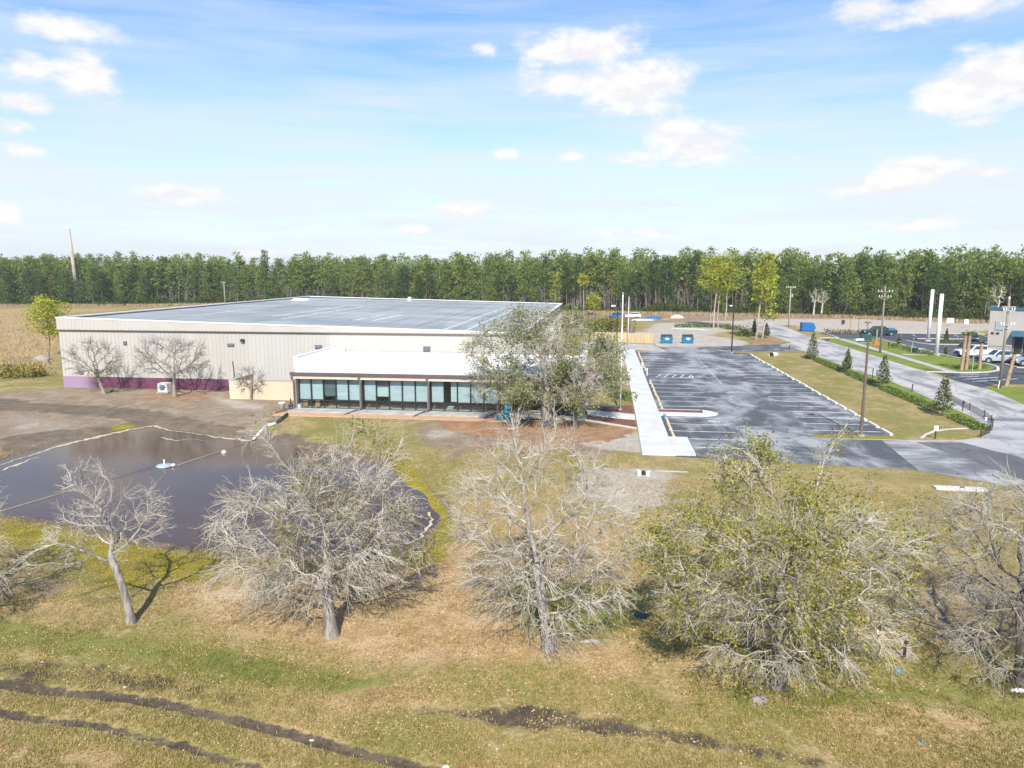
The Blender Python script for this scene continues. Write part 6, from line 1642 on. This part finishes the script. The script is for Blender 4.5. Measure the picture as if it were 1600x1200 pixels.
# floating branch
bp = G(225, 808, ZW)
pipe('floating_branch', [(bp[0], bp[1], ZW + .02), (bp[0] + .6, bp[1] + .1, ZW + .1), (bp[0] + 1.3, bp[1] - .02, ZW + .03)], .035, 'twig_pale', 'bare branch floating on the pond near the leaning oak', 'branch')
# lounge chair
root = empty('lounge_chair', (*G(788, 656)[:2], .02), R(-35), 'turquoise plastic lounge chair left of the wide oak', 'chair')
m = MB(); m.box(-.3, .3, -.9, .1, .36, .42); m.build('seat', M['turquoise'], root)
m = MB(); m.add([(-.3, .1, .38), (.3, .1, .38), (.3, .55, 1.2), (-.3, .55, 1.2), (-.3, .16, .36), (.3, .16, .36), (.3, .61, 1.17), (-.3, .61, 1.17)], [(0, 1, 2, 3), (7, 6, 5, 4), (0, 4, 5, 1), (1, 5, 6, 2), (2, 6, 7, 3), (3, 7, 4, 0)]); m.build('backrest', M['turquoise'], root)
for s_ in (-1, 1):
    m = MB(); m.box(s_ * .36 - .05, s_ * .36 + .05, -.5, .25, .55, .6); m.build('armrest', M['turquoise'], root)
    for y_ in (-.8, .1): m = MB(); m.box(s_ * .33 - .03, s_ * .33 + .03, y_ - .04, y_ + .04, 0, .55 if y_ > -.5 else .36); m.build('leg', M['turquoise'], root)
root = empty('footstool', (*G(796, 659)[:2], .02), R(-35), 'turquoise footstool in front of the lounge chair', 'footstool')
m = MB(); m.box(-.28, .28, -.25, .25, .32, .38); m.build('top', M['turquoise'], root)
for sx in (-1, 1):
    for sy in (-1, 1): m = MB(); m.box(sx * .24 - .03, sx * .24 + .03, sy * .2 - .03, sy * .2 + .03, 0, .32); m.build('leg', M['turquoise'], root)
# picnic table
root = empty('picnic_table', (*UV(-5.6, 60.9)[:2], .02), -TH, 'grey picnic table with benches behind the wide oak trunk', 'table')
m = MB()
for k in range(4): m.box(-1.0, 1.0, -.4 + k * .2, -.22 + k * .2, .70, .745)
m.build('tabletop', M['conc_pole'], root)
for s_ in (-1, 1):
    m = MB(); m.box(-1.0, 1.0, s_ * .75 - .13, s_ * .75 + .13, .42, .46); m.build('bench', M['conc_pole'], root)
    m = MB(); m.add([(s_ * .7 - .04, -.75, 0), (s_ * .7 + .04, -.75, 0), (s_ * .7 + .04, -.6, 0), (s_ * .7 - .04, -.6, 0), (s_ * .7 - .04, -.25, .698), (s_ * .7 + .04, -.25, .698), (s_ * .7 + .04, -.1, .698), (s_ * .7 - .04, -.1, .698)], [(0, 3, 2, 1), (4, 5, 6, 7), (0, 1, 5, 4), (1, 2, 6, 5), (2, 3, 7, 6), (3, 0, 4, 7)])
    m.add([(s_ * .7 - .04, .6, 0), (s_ * .7 + .04, .6, 0), (s_ * .7 + .04, .75, 0), (s_ * .7 - .04, .75, 0), (s_ * .7 - .04, .1, .698), (s_ * .7 + .04, .1, .698), (s_ * .7 + .04, .25, .698), (s_ * .7 - .04, .25, .698)], [(0, 3, 2, 1), (4, 5, 6, 7), (0, 1, 5, 4), (1, 2, 6, 5), (2, 3, 7, 6), (3, 0, 4, 7)])
    m.build('leg', M['conc_pole'], root)
def chair(loc, rz, label, mt):
    root = empty('garden_chair', loc, rz, label, 'chair')
    m = MB(); m.box(-.27, .27, -.28, .26, .42, .46); m.build('seat', M[mt], root)
    m = MB(); m.box(-.27, .27, .26, .31, .47, 1.0); m.build('backrest', M[mt], root, bevel=.02)
    for sx in (-1, 1):
        for sy in (-.25, .24): m = MB(); m.box(sx * .25 - .02, sx * .25 + .02, sy - .02, sy + .02, 0, .42); m.build('leg', M['plastic_dark'], root)
chair((*UV(-8.0, 61.4)[:2], .13), .4, 'dark garden chair with pale back left of the picnic table', 'conc_pole')
root = empty('bench', (*UV(.9, 66.0)[:2], .07), -TH, 'dark blue grey bench beside the entry path', 'bench')
m = MB(); m.box(-.8, .8, -.22, .22, .42, .48); m.build('seat', M['car_teal'], root)
for s_ in (-1, 1): m = MB(); m.box(s_ * .6 - .04, s_ * .6 + .04, -.18, .18, 0, .42); m.build('leg', M['plastic_dark'], root)
# utility cabinet, barrier, water valve
root = empty('utility_cabinet', (*G(1352, 535)[:2], 0), -TH, 'dark green utility cabinet beside the far sidewalk', 'cabinet')
m = MB(); m.box(-.9, .9, -.5, .5, .08, 1.5); m.build('body', M['green_box'], root, bevel=.04)
m = MB(); m.box(-1.0, 1.0, -.6, .6, -.05, .079); m.build('pad', M['concrete_old'], root)
m = MB(); m.box(-.06, .06, -.53, -.502, .7, .9); m.build('handle', M['plastic_dark'], root)
root = empty('safety_barrier', (*G(1370, 542)[:2], 0), -TH, 'orange plastic barrier at the foot of the reddish palm trunk', 'barrier')
m = MB(); m.box(-.45, .45, -.06, .06, .35, .75); m.build('panel', M['orange'], root)
for s_ in (-1, 1): m = MB(); m.box(s_ * .35 - .05, s_ * .35 + .05, -.2, .2, 0, .08); m.box(s_ * .35 - .03, s_ * .35 + .03, -.03, .03, .08, .35); m.build('foot', M['orange'], root)
root = empty('valve_box', (*G(1430, 551)[:2], 0), -TH, 'teal backflow valve with pipes in the verge beside the right lot', 'valve')
m = MB(); m.box(-.35, .35, -.3, .3, 0, .8); m.build('cover', M['car_teal'], root, bevel=.05)
m = MB(); m.tube([(-.6, 0, 0), (-.6, 0, .9), (-.45, 0, 1.2), (-.6, 0, 1.9)], .05, 8); m.tube([(.36, 0, .6), (1.3, 0, .62), (1.4, 0, 0)], .07, 8); m.build('pipe', M['grey_pole'], root)
# concrete culvert pieces
root = empty('culvert_headwall', (*G(1004, 742)[:2], zg(*G(1004, 742)[:2])), -TH, 'broken pale concrete drain head in the sand below the walkway', 'drain')
m = MB(); m.box(-.42, -.16, -.2, .2, -.1, .34, rz=.35); m.build('wing_wall', M['concrete'], root, bevel=.03)
m = MB(); m.box(.26, .5, -.2, .2, -.1, .3, rz=-.35); m.build('wing_wall', M['concrete'], root, bevel=.03)
m = MB(); m.cyl((.06, .3, .05), (.06, -.02, .05), .17, .17, 14); m.build('pipe_mouth', M['plastic_dark'], root)
pq = [G(1022, 736), G(1075, 738)]
pipe('buried_pipe', [(*pq[0][:2], -.02), (*pq[1][:2], -.02)], .09, 'conc_pole', 'long half buried concrete pipe right of the drain head', 'pipe')
root = empty('storm_drain', (*G(1500, 765)[:2], zg(*G(1500, 765)[:2])), -TH - .02, 'long pale concrete drain slab in the dry grass', 'drain')
m = MB(); m.box(-1.45, 1.45, -.28, .28, -.1, .14); m.build('slab', M['concrete'], root, bevel=.02)
m = MB(); m.cyl((.1, 0, .14), (.1, 0, .165), .13, .13, 12); m.build('cover', M['plastic_dark'], root)
root = empty('drain_pipe_end', (*G(1168, 0 + 553)[:2], 0), 0, 'white flared pipe end at the far corner of the grass strip', 'pipe')
m = MB(); m.cyl((0, 0, .25), (1.2, 1.0, .2), .42, .3, 14, caps=False); m.build('pipe', M['white'], root)
root.location = (*G(1205, 557)[:2], 0)
m = MB(); m.cyl((.1, .08, .25), (.12, .1, .25), .36, .36, 14); m.build('mouth', M['plastic_dark'], root)
kerb('concrete_edging', PX([(1553, 742), (1565, 750), (1580, 753), (1620, 758)]), .2, .08, 'concrete_old')
g = G(1003, 960); root = empty('manhole_cover', (g[0], g[1], zg(g[0], g[1])), 0, 'dark round manhole lid in the grass left of the leafy oak', 'manhole')
m = MB(); m.lathe([(.3, -.1), (.3, .05), (.26, .07), (.05, .075)], n=20); m.build('lid', M['plastic_dark'], root)
m = MB(); m.lathe([(.36, -.1), (.36, .03), (.305, .035)], n=20); m.build('ring', M['stone'], root)
def stone(px, py, sx, sy, sz, label, seed, mt='stone', name='stone', cat='stone'):
    g = G(px, py); r = np.random.default_rng(seed); m = MB()
    V = []; n = 10; k = 5
    for j in range(k):
        z = j / (k - 1); rr = math.sqrt(max(.05, 1 - (z * 1.0) ** 2))
        for i in range(n):
            t = 2 * math.pi * i / n; q = rr * r.uniform(.8, 1.15); V.append((math.cos(t) * q * sx, math.sin(t) * q * sy, (z - .25) * sz))
    F = [(j * n + i, j * n + (i + 1) % n, (j + 1) * n + (i + 1) % n, (j + 1) * n + i) for j in range(k - 1) for i in range(n)] + [tuple(range((k - 1) * n, k * n))]
    m.add(V, F); o = m.build(name, M[mt], None, True); o.location = (g[0], g[1], zg(g[0], g[1])); tag(o, label, cat); return o
stone(924, 1001, .45, .1, .16, 'long flat pale stone lying right of the bare middle oak', 3)
stone(1187, 1090, .28, .2, .12, 'pale stone in the bare soil before the leafy oak trunk', 4)
stone(1592, 1074, .3, .12, .12, 'white stone at the foot of the right edge oak', 5, 'white')
M['blue_litter'] = mat('blue litter', (0.02, 0.20, 0.42), 0.5, 0.2, 6)
stone(1405, 1043, .13, .09, .14, 'crumpled bright blue litter in the grass under the leafy oak', 6, 'blue_litter', 'litter', 'litter')
stone(1441, 1148, .05, .1, .06, 'small blue wrapper in the front lawn at the right', 7, 'blue_litter', 'litter', 'litter')
stone(486, 1145, .09, .04, .04, 'white scrap on the upper tyre track in the lawn', 8, 'white', 'litter', 'litter')
stone(697, 1192, .09, .05, .05, 'white scrap at the lower end of the upper tyre track', 9, 'white', 'litter', 'litter')
stone(65, 1029, .06, .05, .05, 'white scrap in the dark soil at the left', 10, 'white', 'litter', 'litter')
stone(195, 1069, .09, .06, .06, 'tan clod between the tyre track and the dark soil', 11, 'foam', 'stone', 'stone')
# far clutter on the sandy lot
def heap(px, py, w_, d_, h_, label, seed, mt, name='debris_heap', cat='debris'):
    o = stone(px, py, w_, d_, h_ * 1.33, label, seed, mt, name, cat); return o
heap(1021, 499, 3.4, 1.2, .8, 'blue tarpaulin spread over a low heap on the far lot', 21, 'tarp', 'tarpaulin', 'tarpaulin')
heap(1058, 497, 2.2, 1.2, 1.0, 'pale pinkish debris heap right of the blue tarpaulin', 22, 'peach')
heap(1002, 500.5, 4, 1.0, .4, 'low white rubble in front of the blue tarpaulin', 23, 'concrete')
heap(1042, 499.5, 2.6, 1.0, .5, 'brown scrap pile between the tarpaulin and the pale heap', 24, 'board')
heap(936, 516.5, 1.3, 1, .9, 'left grey covered stack behind the wooden fence', 25, 'conc_pole', 'covered_stack', 'stack')
heap(949, 517, 1.6, 1, .9, 'right grey covered stack behind the wooden fence', 26, 'conc_pole', 'covered_stack', 'stack')
heap(986, 521, .8, .7, 2.6, 'dark brown stump like heap right of the farther flagpole', 27, 'bark_dark', 'tree_stump', 'stump')
heap(66, 563, 1.5, .9, .8, 'grey rubble pile below the young pine', 28, 'stone')
S('far_concrete_strip', [toUV(G(x, y)) for x, y in [(1050, 512), (1100, 514), (1110, 517), (1048, 514)]], .03, M['concrete'])
pipe('log', [G(163, 616)[:2] + (.08,), (G(176, 611)[0], G(176, 611)[1], .1)], .14, 'bark_oak', 'short log on the ground by the left wall tree', 'log')

# ---------------------------------------------------------------- lawn blades and fallen leaves
def scatter_lawn():
    r = np.random.default_rng(99)
    def points(n, ymax):
        y = 14 + (ymax - 14) * r.random(n) ** 1.7; x = (r.random(n) * 2 - 1) * (y * .76 + 2.5); return np.column_stack([x, y])
    P = points(170000, 52); h, sd, pv = ground_height(P)
    mudd = np.minimum(pdist(P, TRACKS[0]) - .3, pdist(P, TRACKS[1]) - .22)
    k = (sd > .5) & (pv > .3) & ((mudd > 0) | (r.random(len(P)) < .06)); dn = value_noise(P[:, 0], P[:, 1], 21, 1.6) * .6 + value_noise(P[:, 0], P[:, 1], 22, .5) * .4
    lit = PX([(300, 880), (560, 900), (640, 870), (700, 840), (760, 860), (830, 1000), (980, 1010), (1000, 1060), (800, 1030), (620, 1040), (500, 1015), (330, 980), (260, 930)])
    k &= dn > .36
    k &= (sdist(P, PX(STREAK)) > .1) | (r.random(len(P)) < .3)
    k &= r.random(len(P)) > np.clip(.5 - sdist(P, lit) / 4, 0, 1) * .8
    gl = np.zeros(len(P))
    for q in ([(-100, 950), (150, 985), (340, 1000), (480, 1030), (640, 1060), (560, 1085), (400, 1070), (200, 1030), (-100, 1000)], [(750, 920), (830, 905), (1000, 930), (980, 985), (870, 985), (780, 980)], [(1080, 1060), (1500, 1060), (1600, 1100), (1500, 1160), (1150, 1120)]):
        gl = np.maximum(gl, np.clip(.5 - sdist(P, PX(q)) / 2.5, 0, 1))
    gl = gl[k]
    P, h = P[k], h[k]; n = len(P)
    Vs = []
    for b in range(4):
        o = r.normal(size=(n, 2)) * .045; a = r.uniform(0, 6.28, n); L = r.uniform(.05, .13, n); w_ = r.uniform(.006, .014, n)
        b0 = np.column_stack([P + o, h - .01]); sdv = np.column_stack([np.cos(a) * w_, np.sin(a) * w_, np.zeros(n)])
        tip = b0 + np.column_stack([r.normal(size=n) * .05, r.normal(size=n) * .05, L])
        Vs.append(np.stack([b0 - sdv, b0 + sdv, tip], 1))
    T3 = np.stack(Vs, 1)                       # tuft, blade, corner, xyz
    green = (gl + (value_noise(P[:, 0], P[:, 1], 26, 4.5) - .62) * 1.5 + (value_noise(P[:, 0], P[:, 1], 27, 1.1) - .5) * .7) > .35
    for nm, sel, mt in (('grass', ~green, 'blade'), ('grass', green, 'blade_green')):
        V = T3[sel].reshape(-1, 3)
        o = obj(nm, mesh_np('grass', V, F3=np.arange(len(V)).reshape(-1, 3)), M[mt]); tag(o, kind='stuff')
    P = points(380000, 52); h, sd, pv = ground_height(P)
    lit = PX([(300, 880), (560, 900), (640, 870), (700, 840), (760, 860), (830, 1000), (980, 1010), (1000, 1060), (800, 1030), (620, 1040), (500, 1015), (330, 980), (260, 930)])
    sl = sdist(P, lit); dens = np.clip(.5 - sl / 5, 0, 1) * .7 + .3
    clump = value_noise(P[:, 0], P[:, 1], 23, .7)
    k = (sd > .3) & (pv > .3) & (r.random(len(P)) < dens * np.clip(clump * 2 - .4, 0, 1)) & ((np.minimum(pdist(P, TRACKS[0]) - .3, pdist(P, TRACKS[1]) - .22) > 0) | (r.random(len(P)) < .12))
    P, h = P[k], h[k]
    V, F = leaf_quads(np.column_stack([P, h + .015]), .068, r, .85, .6)
    o = obj('leaf_litter', mesh_np('leaf_litter', V, F4=F), M['litter']); tag(o, kind='stuff')
scatter_lawn()
